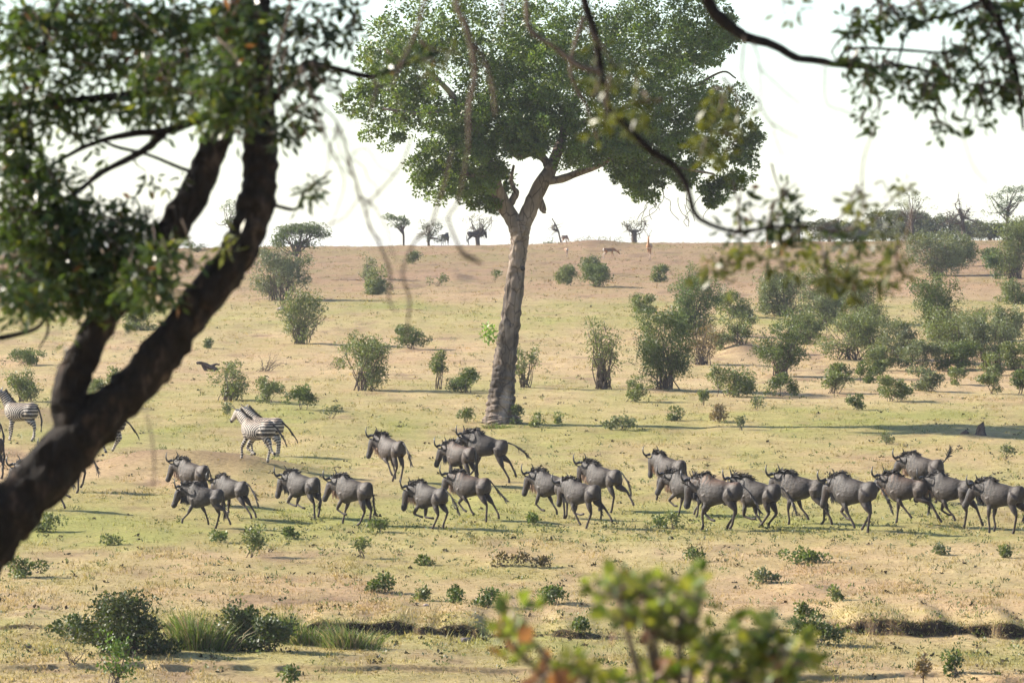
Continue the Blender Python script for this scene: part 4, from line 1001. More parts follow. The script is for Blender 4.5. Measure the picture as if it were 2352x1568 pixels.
# ------------------------------------------------------------------ trees and bushes on the skyline
def sky_tree(name, label, px, py, trunk, discs, tint, leaf=.11, D=None, group='trees on the skyline', twig_n=0, dens=1.0, cat='tree', mat=None):
    r = np.random.default_rng(int(px * 3 + py) % 9991)
    p = gpt(px, py) if D is None else np.array([(px - FW / 2) / FPX * D, D, 0.0])
    p[2] = float(ground_z(p[0], p[1])); s = scale_at(p[1])
    root = thing(name, label, cat, tuple(p), 0, group)
    W = lambda a, b: at(a, b, p[1]) - p
    parts = []
    T = [np.append(np.array([0, 0, -.15]), trunk[0][2] / s / 2)] + [np.append(W(a, b), w / s / 2) for a, b, w in trunk]
    S = spline(np.array(T), 4); parts.append(tube(S[:, :3], np.maximum(S[:, 3], .015), None, 8, wob=.1))
    cen, rad, per = [], [], []
    for (a, b, rx, ry) in discs:
        for k in range(max(3, int(rx * ry / 14 * dens))):
            c = W(a + r.normal(0, rx * .5), b + r.normal(0, ry * .45)); c[1] += r.normal(0, rx * .45) / s
            cen.append(c); rad.append(r.uniform(.16, .34)); per.append(int(24 * dens) + 4)
        e = W(a, b); 
        for k in range(2 + int(rx / 14)):
            q = S[r.integers(len(S) // 2, len(S)), :3]; e2 = e + np.array([r.normal(0, rx * .5) / s, r.normal(0, rx * .4) / s, r.normal(0, ry * .2) / s])
            mdp = (q + e2) / 2 + np.array([0, 0, -.1]) + r.normal(0, .12, 3)
            sp = spline(np.array([q, mdp, e2]), 4); parts.append(tube(sp, np.linspace(.05, .014, len(sp)), None, 5))
            for _ in range(twig_n):
                q2 = sp[r.integers(2, len(sp))]; e3 = q2 + unit(r.normal(size=3)) * r.uniform(.3, .8); parts.append(tube(spline(np.array([q2, (q2 + e3) / 2 + r.normal(0, .08, 3), e3]), 2), np.linspace(.022, .01, 5), None, 4))
    V, F = join(parts); stuff(obj('trunk', mesh_np('trunk', V, F, None, True), mat or M_STEM, root)) 
    if dens > 0 and tint is not None:
        V, Q, C = blob_leaves(cen, rad, per, leaf, leaf * .5, tint, r, .6, .25)
        stuff(obj('crown', mesh_np('crown', V, Q, C), M_LEAF, root))
    return root
G_AC = np.array([.085, .12, .045])
sky_tree('acacia', 'flat topped acacia just right of the leaning trunk below the skyline', 684, 640, [(684, 615, 8), (680, 585, 7), (690, 560, 6)], [(650, 545, 30, 9), (690, 530, 40, 10), (735, 540, 26, 9), (700, 520, 26, 7), (640, 560, 18, 8), (700, 560, 25, 8), (660, 528, 30, 8), (720, 526, 28, 8)], G_AC, dens=1.3)
sky_tree('acacia', 'acacia with two flat tiers peeping out left of the leaning trunk', 535, 575, [(533, 540, 7), (528, 500, 5)], [(520, 508, 26, 6), (528, 470, 20, 8), (545, 490, 22, 6), (515, 480, 16, 5)], G_AC, D=404)
sky_tree('acacia', 'small lopsided acacia alone on the skyline left of the wildebeest', 927, 562, [(927, 540, 5), (923, 520, 4)], [(898, 498, 17, 5), (915, 503, 18, 6), (930, 512, 14, 6), (912, 518, 12, 4)], G_AC * 1.2, dens=1.6, D=400)
sky_tree('bush', 'dark feathery bush on the skyline left of the grazing wildebeest', 985, 562, [(984, 550, 6), (983, 535, 5)], [(985, 540, 24, 14), (975, 520, 14, 9), (1000, 518, 14, 8), (1010, 552, 18, 6)], np.array([.07, .085, .06]), D=404, cat='bush')
sky_tree('umbrella_bush', 'bare umbrella bush behind the standing wildebeest on the skyline', 1098, 562, [(1097, 550, 10), (1096, 540, 8)], [(1080, 505, 18, 8), (1100, 500, 22, 9), (1122, 506, 16, 8), (1110, 520, 14, 8)], np.array([.12, .115, .09]), D=405, twig_n=5, dens=.35, cat='bush')
sky_tree('dead_sapling', 'bare dead sapling leaning left on the skyline beside the big tree', 1290, 565, [(1286, 545, 4), (1278, 520, 3), (1268, 502, 2)], [(1272, 515, 8, 9), (1280, 535, 10, 10)], None, D=398, twig_n=4, dens=.3, cat='dead tree', mat=M_DEADWOOD)
sky_tree('umbrella_bush', 'umbrella shaped bush with bundled stems right of the leaning dead sapling', 1457, 556, [(1457, 545, 12), (1457, 530, 10)], [(1438, 512, 14, 6), (1457, 512, 20, 8), (1476, 514, 14, 6), (1457, 528, 14, 8)], np.array([.10, .105, .075]), D=400, twig_n=4, dens=.6, cat='bush')
sky_tree('bush', 'low scrub on the skyline hump between the dead sapling and the umbrella bush', 1375, 556, [(1375, 552, 4)], [(1350, 551, 25, 4), (1390, 549, 25, 5), (1415, 552, 12, 5)], np.array([.13, .13, .08]), D=402, dens=.7, cat='bush')
sky_tree('bush', 'low green scrub on the skyline at the foot of the leaning dead sapling', 1268, 562, [(1268, 558, 3)], [(1250, 560, 20, 4), (1272, 556, 12, 6)], np.array([.10, .12, .06]), D=399, dens=.6, cat='bush')
sky_tree('acacia', 'small flat acacia behind the hanging leaves on the skyline', 1835, 548, [(1835, 530, 6), (1833, 500, 5)], [(1815, 495, 22, 8), (1850, 488, 30, 7), (1835, 510, 24, 10), (1835, 530, 20, 8)], G_AC, D=402)
for i, (lab, px, rx, top) in enumerate((('hazy rounded bush starting the bush belt on the right skyline', 1905, 42, 510), ('hazy grey bush second in the bush belt on the right skyline', 1965, 45, 516), ('hazy bush third in the bush belt under hanging leaves', 2030, 50, 490), ('hazy large bush below the tiered acacia on the right skyline', 2090, 56, 492), ('hazy blue grey bush left of the bare skyline tree', 2150, 50, 500), ('hazy bush behind the bare skyline tree', 2225, 45, 512), ('hazy bush between the bare tree and the big skyline acacia', 2275, 36, 516), ('hazy bush at the right border of the skyline', 2345, 45, 510))):
    bot = 548; rx *= 1.25; top -= 8; sky_tree('bush', lab, px, bot, [(px, bot - 6, 8), (px, (top + bot) / 2, 6)], [(px, (top + bot) / 2 + 4, rx * .8, (bot - top) * .36), (px - rx * .35, top + 14, rx * .4, 10), (px + rx * .3, top + 12, rx * .4, 9), (px, bot - 8, rx * .8, 9)], np.array([.085, .095, .062]) * (1.15 if i % 2 else .95), leaf=.16, D=425 + 6 * (i % 3), group='bush belt on the right skyline', cat='bush', dens=1.3)
sky_tree('acacia', 'tiered acacia above the bush belt left of the bare skyline tree', 2095, 548, [(2095, 520, 7), (2092, 490, 6)], [(2075, 468, 28, 6), (2110, 456, 34, 5), (2090, 447, 22, 4), (2115, 476, 26, 5), (2070, 485, 26, 6)], np.array([.11, .125, .075]), D=420, dens=.7, twig_n=2)
sky_tree('bare_tree', 'bare branched dome shaped tree on the right skyline', 2213, 548, [(2213, 530, 9), (2210, 505, 8), (2203, 480, 6)], [(2185, 490, 24, 14), (2205, 462, 22, 12), (2232, 485, 22, 14), (2170, 510, 16, 10), (2245, 508, 14, 10)], None, D=412, twig_n=9, dens=.4, mat=M_DEADWOOD)
sky_tree('acacia', 'tall green acacia at the right end of the skyline', 2316, 552, [(2313, 530, 8), (2314, 500, 7), (2316, 475, 6)], [(2285, 452, 30, 6), (2320, 440, 34, 7), (2340, 458, 26, 8), (2310, 470, 34, 9), (2335, 432, 22, 6), (2295, 490, 26, 7)], np.array([.075, .11, .055]), D=412)
sky_tree('bush', 'dark bush on the ridge between the leaning trunks', 455, 580, [(455, 572, 5)], [(445, 566, 18, 8), (468, 570, 14, 6)], np.array([.06, .075, .045]), cat='bush', dens=.8)

# ------------------------------------------------------------------ log, stump, stones
r = np.random.default_rng(33)
p = gpt(480, 852); root = thing('dead_log', 'dark fallen log beside the twig heap on the left slope', 'dead wood', tuple(p), 0, 'dead wood on the slope')
for S in ([(452, 833, 6), (465, 834, 8), (480, 842, 12), (500, 850, 10)], [(465, 836, 7), (470, 846, 8), (476, 854, 6)], [(484, 842, 8), (496, 836, 5), (504, 838, 3)]):
    Sx = spline(np.array([np.append(at(a, b_, p[1]) - p, w / scale_at(p[1]) / 2) for a, b_, w in S]), 4); limb('log_piece', Sx, M_DEADWOOD, root, 9, .25, 3)
p = gpt(2250, 999); root = thing('tree_stump', 'pointed dark broken stump in shadow at the right', 'stump', tuple(p)); s = scale_at(p[1])
Sx = spline(np.array([[0, 0, -.1, .22], [.02, 0, .05, .17], [.05, 0, .2, .12], [.09, 0, .33, .05], [.11, 0, .38, .012]]), 4); limb('stump_body', Sx, M_DEADWOOD, root, 12, .3, 8)
Sx = spline(np.array([[-.45, .1, -.1, .12], [-.4, .1, .03, .12], [-.33, .1, .06, .06]]), 3); limb('root_knob', Sx, M_DEADWOOD, root, 10, .3, 9)
for lab, px, py, sz in (('small dark stone in the left lower field', 330, 1398, .07), ('pale pink stone below the leggy upper left shrub', 646, 712, .16), ('dark stone low in front of the rightmost grass clump', 1070, 1572 - 98, .10), ('pale stone near the dark low bush in lower field', 978, 1482 - 90, .05), ('dark stone left of the lower left sapling', 60, 1585 - 98, .07)):
    p = gpt(px, py); u = unit(r.normal(size=(90, 3)))
    import bmesh
    bm = bmesh.new(); bmesh.ops.create_icosphere(bm, subdivisions=2, radius=sz)
    for v in bm.verts:
        k = .75 + .5 * float(vnoise(v.co.x / sz * 1.5 + 5, v.co.y / sz * 1.5 + v.co.z / sz, int(px))); v.co = Vector((v.co.x * k * 1.4, v.co.y * k, v.co.z * k * .7))
    me = bpy.data.meshes.new('stone'); bm.to_mesh(me); bm.free()
    o = obj('stone', me, M_PALESTONE if 'pale' in lab else M_STONE, None, (p[0], p[1], p[2] + sz * .2)); o['label'] = lab; o['category'] = 'stone'; o['group'] = 'stones on the slope'

# ------------------------------------------------------------------ the near leaning tree that frames the view
r = np.random.default_rng(51)
ND = 30.0; ns_ = scale_at(ND)
nb_ = at(-330, 1900, ND); nb_[2] = float(ground_z(nb_[0], nb_[1]))
near = thing('leaning_tree', 'dark leaning forked tree in the near left framing the view with hanging branches', 'tree', tuple(nb_))
def nl_(pts, D0=ND):
    return np.array([np.append(at(p[0], p[1], D0 + (p[3] if len(p) > 3 else 0)) - nb_, p[2] / scale_at(D0) / 2) for p in pts])
def nlimb(nm, pts, mat=M_BARK_NEAR, n=16, wob=.12, D0=ND, per=5, seed=0):
    S = spline(nl_(pts, D0), per); V, Q, T = tube(S[:, :3], np.maximum(S[:, 3], .0015), None, n, wob=wob, seed=seed + len(pts), ridge=.10 if n > 20 else .03)
    return obj(nm, mesh_np(nm, V, [Q, T], None, True), mat, near)
tr = [(-345, 1960, 230), (-330, 1880, 200), (-230, 1600, 165), (-150, 1420, 150), (-73, 1297, 140), (-4, 1207, 132), (80, 1117, 126), (160, 1027, 124), (228, 958, 112), (300, 892, 96), (356, 830, 90), (410, 758, 88), (465, 686, 87), (524, 614, 85), (565, 542, 83), (587, 470, 83), (598, 400, 80), (600, 330, 76), (595, 220, 72), (588, 100, 66), (590, -40, 60), (610, -200, 50), (680, -400, 38), (800, -560, 26)]
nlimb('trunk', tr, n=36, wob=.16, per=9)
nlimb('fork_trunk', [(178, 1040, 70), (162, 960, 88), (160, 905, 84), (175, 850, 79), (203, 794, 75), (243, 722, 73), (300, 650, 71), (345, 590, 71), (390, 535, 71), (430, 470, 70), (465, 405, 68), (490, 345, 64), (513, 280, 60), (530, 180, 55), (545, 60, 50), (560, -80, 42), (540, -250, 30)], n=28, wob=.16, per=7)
for S in ([(500, 255, 26), (450, 277, 22), (374, 302, 19), (313, 306, 17), (230, 324, 13), (151, 360, 10), (60, 420, 7)], [(378, 308, 18), (324, 349, 18), (234, 396, 14), (180, 439, 11), (110, 480, 8)], [(525, 170, 30), (450, 200, 24), (324, 216, 22), (180, 230, 20), (36, 245, 17), (-120, 270, 14)], [(155, 306, 7), (216, 317, 8), (270, 338, 9), (342, 356, 9), (432, 392, 10), (470, 390, 10)],
          [(560, -20, 34), (480, -90, 30), (360, -120, 26), (200, -130, 22), (40, -100, 18), (-100, -60, 14)], [(600, 260, 24), (650, 200, 18), (690, 155, 16), (713, 144, 15), (774, 158, 14), (853, 176, 13), (915, 151, 10), (969, 137, 7), (1010, 120, 4)],
          [(200, -130, 20), (130, 0, 16), (90, 150, 13), (60, 300, 11), (40, 450, 9), (50, 600, 7), (110, 740, 7), (90, 800, 4)], [(-60, 430, 16), (0, 470, 12), (120, 560, 9), (220, 640, 6)], [(625, 470, 10), (680, 480, 9), (700, 440, 7), (735, 420, 5)], [(-20, 780, 14), (30, 770, 13), (80, 755, 10), (105, 730, 8), (120, 690, 5)],
          [(545, 540, 18), (530, 535, 14), (515, 545, 8)]):
    nlimb('limb', S, n=10, wob=.15)
nlimb('bough', [(560, -60, 44), (400, -300, 40), (50, -480, 34), (-400, -560, 28), (-900, -480, 20), (-1300, -300, 10)], n=12, wob=.14)
nlimb('bough', [(-40, 1240, 60), (-260, 900, 50), (-520, 560, 42), (-800, 250, 32), (-1050, 0, 24), (-1300, -250, 12)], n=12, wob=.14)
# boughs arching over from above the frame, bringing the hanging branches down at the right
nlimb('bough', [(640, -330, 47), (900, -480, 43), (1200, -420, 39), (1330, -160, 30), (1343, 0, 19), (1365, 72, 19), (1379, 162, 19), (1393, 234, 19), (1437, 288, 18), (1491, 342, 18), (1545, 378, 16), (1577, 425, 15), (1591, 479, 14), (1608, 503, 12), (1649, 522, 11), (1700, 533, 11), (1765, 522, 9), (1820, 520, 8), (1900, 530, 5), (1990, 560, 3)], M_BARK_NEAR, n=12, D0=25, wob=.14)
nlimb('bough', [(700, -420, 40), (1000, -600, 38), (1400, -420, 34), (1580, -120, 30), (1624, 0, 28), (1660, 47, 27), (1710, 83, 24), (1757, 97, 21), (1793, 112, 19), (1829, 133, 18), (1883, 140, 17), (1920, 148, 15), (1990, 155, 11), (2063, 151, 11), (2153, 169, 8), (2240, 200, 4)], n=12, wob=.14)
nlimb('bough', [(1400, -420, 24), (1800, -300, 26), (2150, -120, 24), (2261, 0, 22), (2310, 90, 16), (2340, 200, 12), (2350, 300, 6)], n=10, wob=.14)
for S in ([(2261, 0, 12), (2189, 32, 10), (2117, 50, 8), (2081, 79, 7), (2070, 115, 6), (2060, 150, 6)], [(1920, 148, 8), (1955, 112, 7), (2067, 115, 7), (2171, 122, 6), (2225, 115, 4)], [(2117, 50, 6), (2040, 20, 5), (1990, -20, 5)], [(2310, 90, 8), (2250, 150, 6), (2190, 210, 4)]):
    nlimb('branch', S, n=8)
for S, D0 in (([(1040, -200, 18), (1048, 0, 15), (1069, 54, 14), (1087, 126, 13), (1091, 173, 12), (1077, 252, 9), (1077, 342, 5)], 20), ([(1091, 100, 9), (1113, 140, 10), (1131, 200, 9), (1138, 265, 5)], 20), ([(1200, -200, 14), (1210, 18, 12), (1221, 72, 12), (1275, 108, 12), (1329, 151, 12), (1379, 165, 12)], 24), ([(1150, -100, 10), (1155, 20, 9), (1150, 60, 4)], 20), ([(1000, -100, 9), (960, 60, 9), (925, 140, 7), (900, 200, 4)], 20), ([(1340, 40, 10), (1310, 160, 8), (1350, 250, 7), (1375, 330, 4)], 26)):
    nlimb('branch', S, M_TWIG, n=8, D0=D0)
HANG = [([(673, -20, 8), (648, 90, 7), (626, 144, 7), (612, 216, 7), (608, 252, 6), (561, 317, 5)], 28), ([(660, 100, 6), (640, 200, 6), (660, 260, 6), (690, 320, 4)], 28), ([(690, 150, 9), (720, 223, 7), (774, 280, 7), (800, 360, 8), (828, 450, 7), (850, 520, 7), (871, 560, 8), (896, 625, 9), (893, 686, 6), (910, 720, 3)], 21), ([(774, 280, 4), (760, 340, 4), (745, 420, 3)], 21), ([(800, 360, 4), (840, 340, 4), (870, 380, 3), (905, 400, 3)], 21),
        ([(947, 310, 5), (922, 378, 6), (880, 430, 6), (850, 461, 6), (835, 470, 6)], 21), ([(1040, 340, 4), (1020, 430, 6), (1005, 470, 7), (987, 524, 8), (954, 553, 8), (925, 625, 8), (940, 686, 8), (936, 751, 6), (932, 790, 3)], 20), ([(1075, 340, 4), (1060, 430, 6), (1048, 470, 7), (1030, 502, 7), (1051, 560, 9), (1066, 585, 13), (1090, 597, 12), (1109, 607, 4)], 20), ([(720, 230, 5), (740, 300, 5), (780, 380, 5), (790, 430, 4), (760, 520, 3)], 21), ([(828, 450, 4), (790, 500, 4), (740, 520, 3)], 21), ([(1030, 502, 4), (980, 515, 4), (960, 520, 3)], 20),
        ([(1710, 83, 6), (1706, 130, 6), (1706, 180, 5), (1740, 230, 5), (1770, 280, 5), (1835, 318, 3)], 21), ([(1730, 100, 6), (1745, 150, 4), (1748, 250, 3)], 21), ([(1740, 150, 4), (1790, 200, 4), (1840, 240, 3)], 21), ([(1770, 280, 3), (1790, 340, 3), (1800, 360, 2)], 21), ([(1895, 150, 5), (1898, 235, 4), (1940, 255, 4), (1990, 280, 3)], 21), ([(2010, 290, 4), (1985, 360, 5), (1980, 420, 5), (1985, 480, 5), (1960, 520, 4)], 21), ([(2185, 230, 3), (2220, 340, 3), (2240, 390, 3), (2270, 420, 2)], 20), ([(1700, 530, 5), (1695, 480, 5), (1705, 430, 3)], 26), ([(1765, 522, 5), (1775, 470, 5), (1830, 420, 3)], 26), ([(1880, 525, 5), (1930, 500, 6), (1960, 440, 4), (1985, 420, 3)], 26), ([(1900, 530, 6), (1990, 520, 6), (2040, 470, 5), (2080, 420, 3)], 26),
        ([(335, 950, 4), (348, 1000, 5), (354, 1060, 6), (352, 1120, 4)], 21)]
for _k in range(16):      # finer drooping twigs off the same branch
    a0, b0 = [(690, 150), (720, 223), (774, 280), (800, 360), (713, 144), (828, 450), (853, 176)][_k % 7]; S_ = [(a0, b0, 4.5)]
    for _j in range(5): S_.append((S_[-1][0] + r.normal(14, 16), S_[-1][1] + r.uniform(14, 46), 4.2 - .6 * _j))
    HANG.append((S_, 23))
for S, D0 in HANG: nlimb('hanging_twig', [(a[0], a[1], a[2] * .85) for a in S], M_TWIG, n=6, D0=D0, wob=.05)

# foliage of the leaning tree: small twigs carrying drooping leaves
LC = [ # px, py, rx, ry, leaves, depth, colour
 (80, 60, 150, 90, 620, 30, 0), (260, 60, 150, 80, 560, 30, 0), (420, 70, 120, 90, 480, 30, 0), (520, 60, 90, 80, 240, 29, 0), (60, 160, 110, 60, 200, 30, 0), (240, 140, 130, 50, 220, 30, 0), (400, 170, 120, 60, 360, 29, 0), (520, 180, 80, 70, 330, 28, 0), (300, 240, 140, 40, 230, 30, 0), (120, 240, 110, 50, 220, 30, 0), (500, 250, 60, 50, 170, 28, 0),
 (30, 330, 80, 90, 330, 30, 0), (90, 420, 100, 80, 420, 30, 0), (60, 530, 120, 110, 800, 30, 0), (180, 520, 110, 80, 560, 30, 0), (130, 620, 140, 90, 820, 30, 0), (270, 600, 90, 80, 430, 30, 0), (230, 690, 110, 60, 420, 30, 0), (340, 640, 80, 60, 260, 29, 0), (60, 680, 80, 50, 230, 29, 0), (330, 500, 60, 50, 110, 30, 1), (390, 590, 60, 40, 110, 29, 0), (370, 400, 50, 40, 26, 30, 1),
 (690, 60, 70, 70, 120, 30, 1), (770, 80, 60, 60, 100, 30, 1), (730, 160, 70, 50, 130, 30, 1), (650, 150, 40, 60, 90, 29, 1), (690, 260, 40, 60, 80, 29, 1), (650, 300, 40, 30, 50, 29, 1), (715, 440, 35, 45, 46, 28, 1), (570, 260, 50, 60, 150, 28, 0), (560, 60, 50, 60, 90, 29, 0), (790, 20, 50, 30, 50, 30, 1), (640, 30, 50, 40, 70, 30, 1), (965, 125, 40, 25, 34, 26, 1), (880, 165, 50, 15, 20, 28, 1),
 (420, 250, 90, 60, 120, 30, 0), (200, 300, 80, 40, 70, 30, 0), (10, 250, 50, 80, 160, 30, 0), (530, 570, 25, 40, 22, 29, 2),
 (1370, 160, 60, 60, 36, 20, 2), (1440, 240, 60, 60, 44, 20, 2), (1400, 300, 50, 40, 24, 20, 2), (1660, 260, 60, 60, 56, 19, 2), (1650, 340, 60, 50, 46, 19, 2), (1020, 140, 40, 60, 20, 20, 2),
 (1700, 470, 26, 50, 26, 24, 1), (1810, 470, 42, 40, 62, 23, 1), (1815, 530, 45, 50, 84, 23, 1), (1770, 510, 40, 40, 34, 23, 1), (1700, 540, 26, 24, 20, 23, 1), (1850, 560, 50, 30, 30, 22, 2), (1990, 480, 70, 45, 46, 21, 2), (1960, 540, 60, 40, 44, 21, 1), (2040, 540, 45, 40, 34, 21, 2), (1910, 620, 70, 45, 56, 20, 2), (1960, 660, 60, 30, 40, 20, 2), (2040, 630, 45, 45, 38, 20, 2), (1720, 590, 60, 36, 34, 20, 2), (1650, 610, 46, 40, 36, 20, 2), (2060, 580, 30, 40, 22, 20, 2), (1800, 600, 50, 34, 24, 20, 2), (2080, 440, 24, 24, 12, 21, 2), (1810, 20, 24, 30, 12, 21, 2),
]
TOPR = [(1960, 60, 50, 40, 26), (2030, 30, 60, 40, 34), (2090, 40, 40, 30, 20), (1965, 140, 60, 25, 26), (1990, 200, 40, 50, 26), (2000, 270, 26, 26, 12), (2050, 170, 60, 30, 22), (2110, 220, 60, 40, 30), (2160, 190, 70, 40, 32), (2200, 120, 60, 50, 34), (2270, 60, 70, 60, 60), (2320, 130, 60, 60, 50), (2260, 210, 70, 50, 44), (2330, 220, 50, 40, 30), (2170, 285, 50, 20, 14), (2250, 280, 40, 20, 10), (2340, 30, 40, 40, 34), (2160, 20, 60, 30, 26), (2390, 120, 40, 90, 40)]
# the rest of its crown, left of and above the view
for k in range(15):
    px_ = r.uniform(-1500, 500); py_ = r.uniform(-1000, 120) if px_ > -350 else r.uniform(-1000, 420)
    if px_ > -200: py_ = min(py_, -180)
    LC.append((px_, py_, 240, 170, 420, 30 + r.uniform(-1, 5), 0))
NC = [np.array([.042, .070, .016]), np.array([.030, .048, .014]), np.array([.085, .095, .02])]
def cluster(px, py, rx, ry, n, D0, r, bias=.5):
    """drooping leaves in small whorls"""
    s = scale_at(D0); k = max(1, n // 6); q = r.normal(0, .45, (k, 2)) * [rx, ry]
    w = np.array([at(px + a, py + b, D0 + r.normal(0, min(1.4, rx / s * .6))) for a, b in q])
    i = r.integers(0, k, n); d = unit(r.normal(size=(n, 3)) * [1, 1, .8] + [0, 0, -.45])
    return w[i] + d * r.uniform(0, .05, (n, 1)) - nb_, d, w
pos, dirs, cols, tw, lens = [], [], [], [], []
for px, py, rx, ry, n, D0, ci in LC:
    if px > 1600 and D0 < 25: D0 += 4.5
    if px < 420 and py > 440: n = int(n * 1.0)
    n = int(n * ((1.45 if px > -50 else 1.0) if px < 600 else (1.3 if D0 > 28 else 1.6)))
    p_, d_, w_ = cluster(px, py, rx, ry, n, D0, r); pos.append(p_); dirs.append(d_)
    c = NC[ci] * r.uniform(.65, 1.4, (n, 1)); yl = r.random(n) > .93; c[yl] = np.array([.13, .15, .02]); br = r.random(n) > .988; c[br] = np.array([.16, .07, .03]); cols.append(c)
    lens.append(np.full(n, 1.0 if D0 > 28 else (.85 if D0 > 23 else .65)))
    ctr = w_.mean(0)
    for q in w_[:max(1, len(w_) // 4)]:
        e0 = q - nb_; e1 = e0 * .4 + (ctr - nb_) * .6 + np.array([0, 0, .06]) + r.normal(0, .05, 3)
        tw.append(tube(spline(np.array([e1, (e0 + e1) / 2 + r.normal(0, .02, 3), e0]), 2), np.linspace(.006, .0025, 5), None, 4))
pos = np.concatenate(pos); n = len(pos)
lens = np.concatenate(lens)
V, Q, C = leaves(pos, np.concatenate(dirs), r.uniform(.05, .09, n) * lens, r.uniform(.018, .031, n) * lens, np.concatenate(cols), r)
stuff(obj('foliage', mesh_np('foliage', V, Q, C), M_NEAR, near))
# the leaves one can pick apart at the upper right: single parts sharing a few meshes
LM = []
for k in range(4):
    c = np.array([.045, .07, .018]) * (.8 + .3 * k); V = np.array([[0, 0, 0], [.018, .005, -.02], [.021, .007, -.04], [.009, .003, -.06], [0, 0, -.078], [-.009, .003, -.06], [-.021, .007, -.04], [-.018, .005, -.02], [0, -.002, -.04]])
    V = V * (.72 + .1 * k); V[:, 1] += .006 * k * (V[:, 2] / .078) ** 2
    LM.append(mesh_np('leaf', V, [np.array([[i, i + 1 if i < 7 else 0, 8] for i in range(8)])], np.tile(c, (9, 1)), True)); LM[-1].materials.append(M_NEAR)
def leaf_obj(p, d, parent, r):
    o = bpy.data.objects.new('leaf', LM[r.integers(0, 4)]); COL.objects.link(o); o.parent = parent; o.location = p
    qd = Vector(d).to_track_quat('-Z', 'Y'); o.rotation_euler = (qd.to_matrix() @ Matrix.Rotation(r.uniform(0, 6.28), 3, 'Z')).to_euler()
    k = r.uniform(.75, 1.25); o.scale = (k, k, k); return o
cand = []
for px, py, rx, ry, n in TOPR:
    n = int(n * 2.1)
    p_, d_, w_ = cluster(px, py, rx, ry, n, ND, r); cand += list(zip(p_, d_)); ctr = w_.mean(0) - nb_
    for q in w_:
        e0 = q - nb_; e1 = e0 * .25 + ctr * .75 + np.array([0, 0, .08]) + r.normal(0, .04, 3); tw.append(tube(spline(np.array([e1, (e0 + e1) / 2 + r.normal(0, .025, 3), e0]), 2), np.linspace(.007, .003, 5), None, 4))
idx = r.permutation(len(cand))
for i in idx[:300]: leaf_obj(cand[i][0], cand[i][1], near, r)
rest = idx[300:]; pos = np.array([cand[i][0] for i in rest]); n = len(pos)
V, Q, C = leaves(pos, np.array([cand[i][1] for i in rest]), r.uniform(.05, .085, n), r.uniform(.02, .032, n), np.array([.045, .07, .018]) * r.uniform(.7, 1.4, (n, 1)), r)
stuff(obj('outer_foliage', mesh_np('outer_foliage', V, Q, C), M_NEAR, near))
V, F = join(tw); stuff(obj('fine_twigs', mesh_np('fine_twigs', V, F), M_TWIG, near))

# ------------------------------------------------------------------ blurred bush right in front of the camera
r = np.random.default_rng(61)
BD = 17.0; s = scale_at(BD)
bb = at(1600, 1800, BD); bb[2] = float(ground_z(bb[0], bb[1]))
bush = thing('near_bush', 'out of focus green leafy bush close at the bottom centre right', 'shrub', tuple(bb))
BC = [(1490, 1350, 75, 50, 40), (1420, 1360, 45, 35, 20), (1560, 1400, 60, 50, 34), (1480, 1420, 60, 40, 24), (1560, 1470, 60, 40, 24), (1600, 1370, 30, 30, 10), (1190, 1420, 36, 45, 22), (1180, 1475, 28, 35, 12), (1640, 1500, 60, 50, 30), (1750, 1470, 65, 50, 38), (1820, 1510, 50, 50, 30), (1700, 1550, 80, 40, 34), (1800, 1580, 60, 40, 24), (1520, 1540, 60, 40, 18), (1330, 1540, 50, 40, 16), (1240, 1560, 40, 40, 12), (1440, 1580, 60, 40, 16), (1600, 1620, 90, 40, 20)]
parts = []; lpos = []
root_p = np.array([0, 0, -.05])
for px, py, rx, ry, n in BC:
    n = int(n * 1.9); rx *= 1.2; ry *= 1.15
    ctr = at(px, py + 12, BD + r.normal(0, .15)) - bb
    f0 = at(px * .35 + 1560 * .65, 1720, BD) - bb
    S = spline(np.array([root_p + r.normal(0, .06, 3), f0 * .6 + r.normal(0, .05, 3), f0, ctr * .55 + f0 * .45, ctr]), 4); parts.append(tube(S, np.linspace(.022, .008, len(S)), None, 7))
    nk = max(2, n // 5); q = r.normal(0, .5, (nk, 2)) * [rx, ry]
    for a, b_ in q:
        w = at(px + a, py + b_, BD + r.normal(0, .16)) - bb
        parts.append(tube(spline(np.array([ctr, (ctr + w) / 2 + r.normal(0, .015, 3), w]), 2), np.linspace(.006, .003, 5), None, 5))
        for _ in range(5):
            d = unit(r.normal(size=3) + np.array([0, 0, .55])); lpos.append((w + d * .01, d, (px < 1300 and py > 1460) or r.random() > .93))
V, F = join(parts); stuff(obj('stems', mesh_np('stems', V, F, None, True), M_TWIG, bush))
LB = []
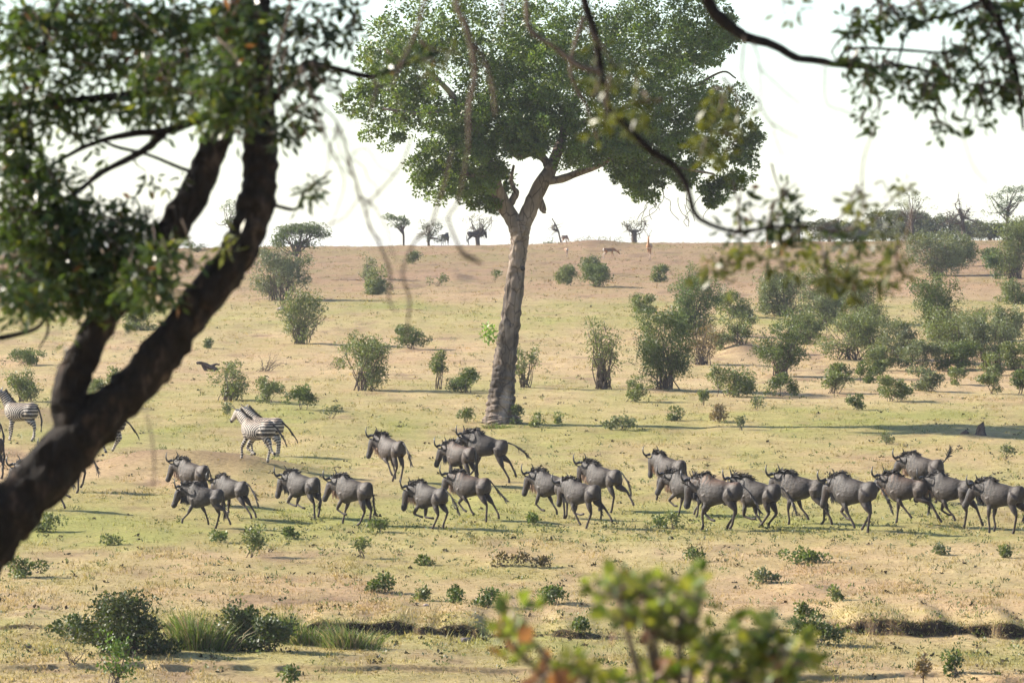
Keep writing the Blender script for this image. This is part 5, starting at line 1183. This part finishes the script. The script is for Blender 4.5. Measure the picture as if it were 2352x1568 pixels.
for k in range(5):
    c = [np.array([.14, .19, .035]), np.array([.18, .22, .045]), np.array([.06, .10, .02]), np.array([.25, .26, .05]), np.array([.24, .11, .055])][k]
    V = np.array([[0, 0, 0], [.016, .004, .018], [.021, .006, .036], [.012, .004, .055], [0, 0, .068], [-.012, .004, .055], [-.021, .006, .036], [-.016, .004, .018], [0, -.003, .036]]) * (.78 + .06 * k)
    LB.append(mesh_np('leaf', V, [np.array([[i, i + 1 if i < 7 else 0, 8] for i in range(8)])], np.tile(c, (9, 1)), True)); LB[-1].materials.append(M_BUSHNEAR)
r.shuffle(lpos)
for p_, d, red in lpos[:300]:
    o = bpy.data.objects.new('leaf', LB[4 if red else r.integers(0, 4)]); COL.objects.link(o); o.parent = bush; o.location = p_
    o.rotation_euler = (Vector(d).to_track_quat('Z', 'Y').to_matrix() @ Matrix.Rotation(r.uniform(0, 6.28), 3, 'Z')).to_euler(); k = r.uniform(.75, 1.25); o.scale = (k, k, k)
rest = lpos[300:]
if len(rest):
    n = len(rest); V, Q, C = leaves(np.array([a[0] for a in rest]), np.array([a[1] for a in rest]), r.uniform(.045, .062, n), r.uniform(.024, .034, n), np.array([.15, .19, .038]) * r.uniform(.7, 1.4, (n, 1)), r)
    stuff(obj('foliage', mesh_np('foliage', V, Q, C), M_BUSHNEAR, bush))

# ------------------------------------------------------------------ morning haze
lo = np.array([-7400, -420, CAMZ - 14.0]); hi = np.array([7400, 6100, 34.0])
V = np.array([[x_, y_, z_] for x_ in (lo[0], hi[0]) for y_ in (lo[1], hi[1]) for z_ in (lo[2], hi[2])])
Fh = np.array([[0, 1, 3, 2], [4, 6, 7, 5], [0, 4, 5, 1], [2, 3, 7, 6], [0, 2, 6, 4], [1, 5, 7, 3]])
hm = bpy.data.materials.new('haze'); hm.use_nodes = True; hn = hm.node_tree.nodes; hn.remove(hn['Principled BSDF'])
pv = hn.new('ShaderNodeVolumePrincipled'); pv.inputs['Color'].default_value = (.86, .90, 1.0, 1); pv.inputs['Density'].default_value = .00014; pv.inputs['Anisotropy'].default_value = .2
hm.node_tree.links.new(pv.outputs[0], hn['Material Output'].inputs['Volume'])
hz = obj('haze', mesh_np('haze', V, Fh), hm); hz['kind'] = 'stuff'; hz['label'] = 'thin pale morning haze over the far slope'; hz['category'] = 'haze'
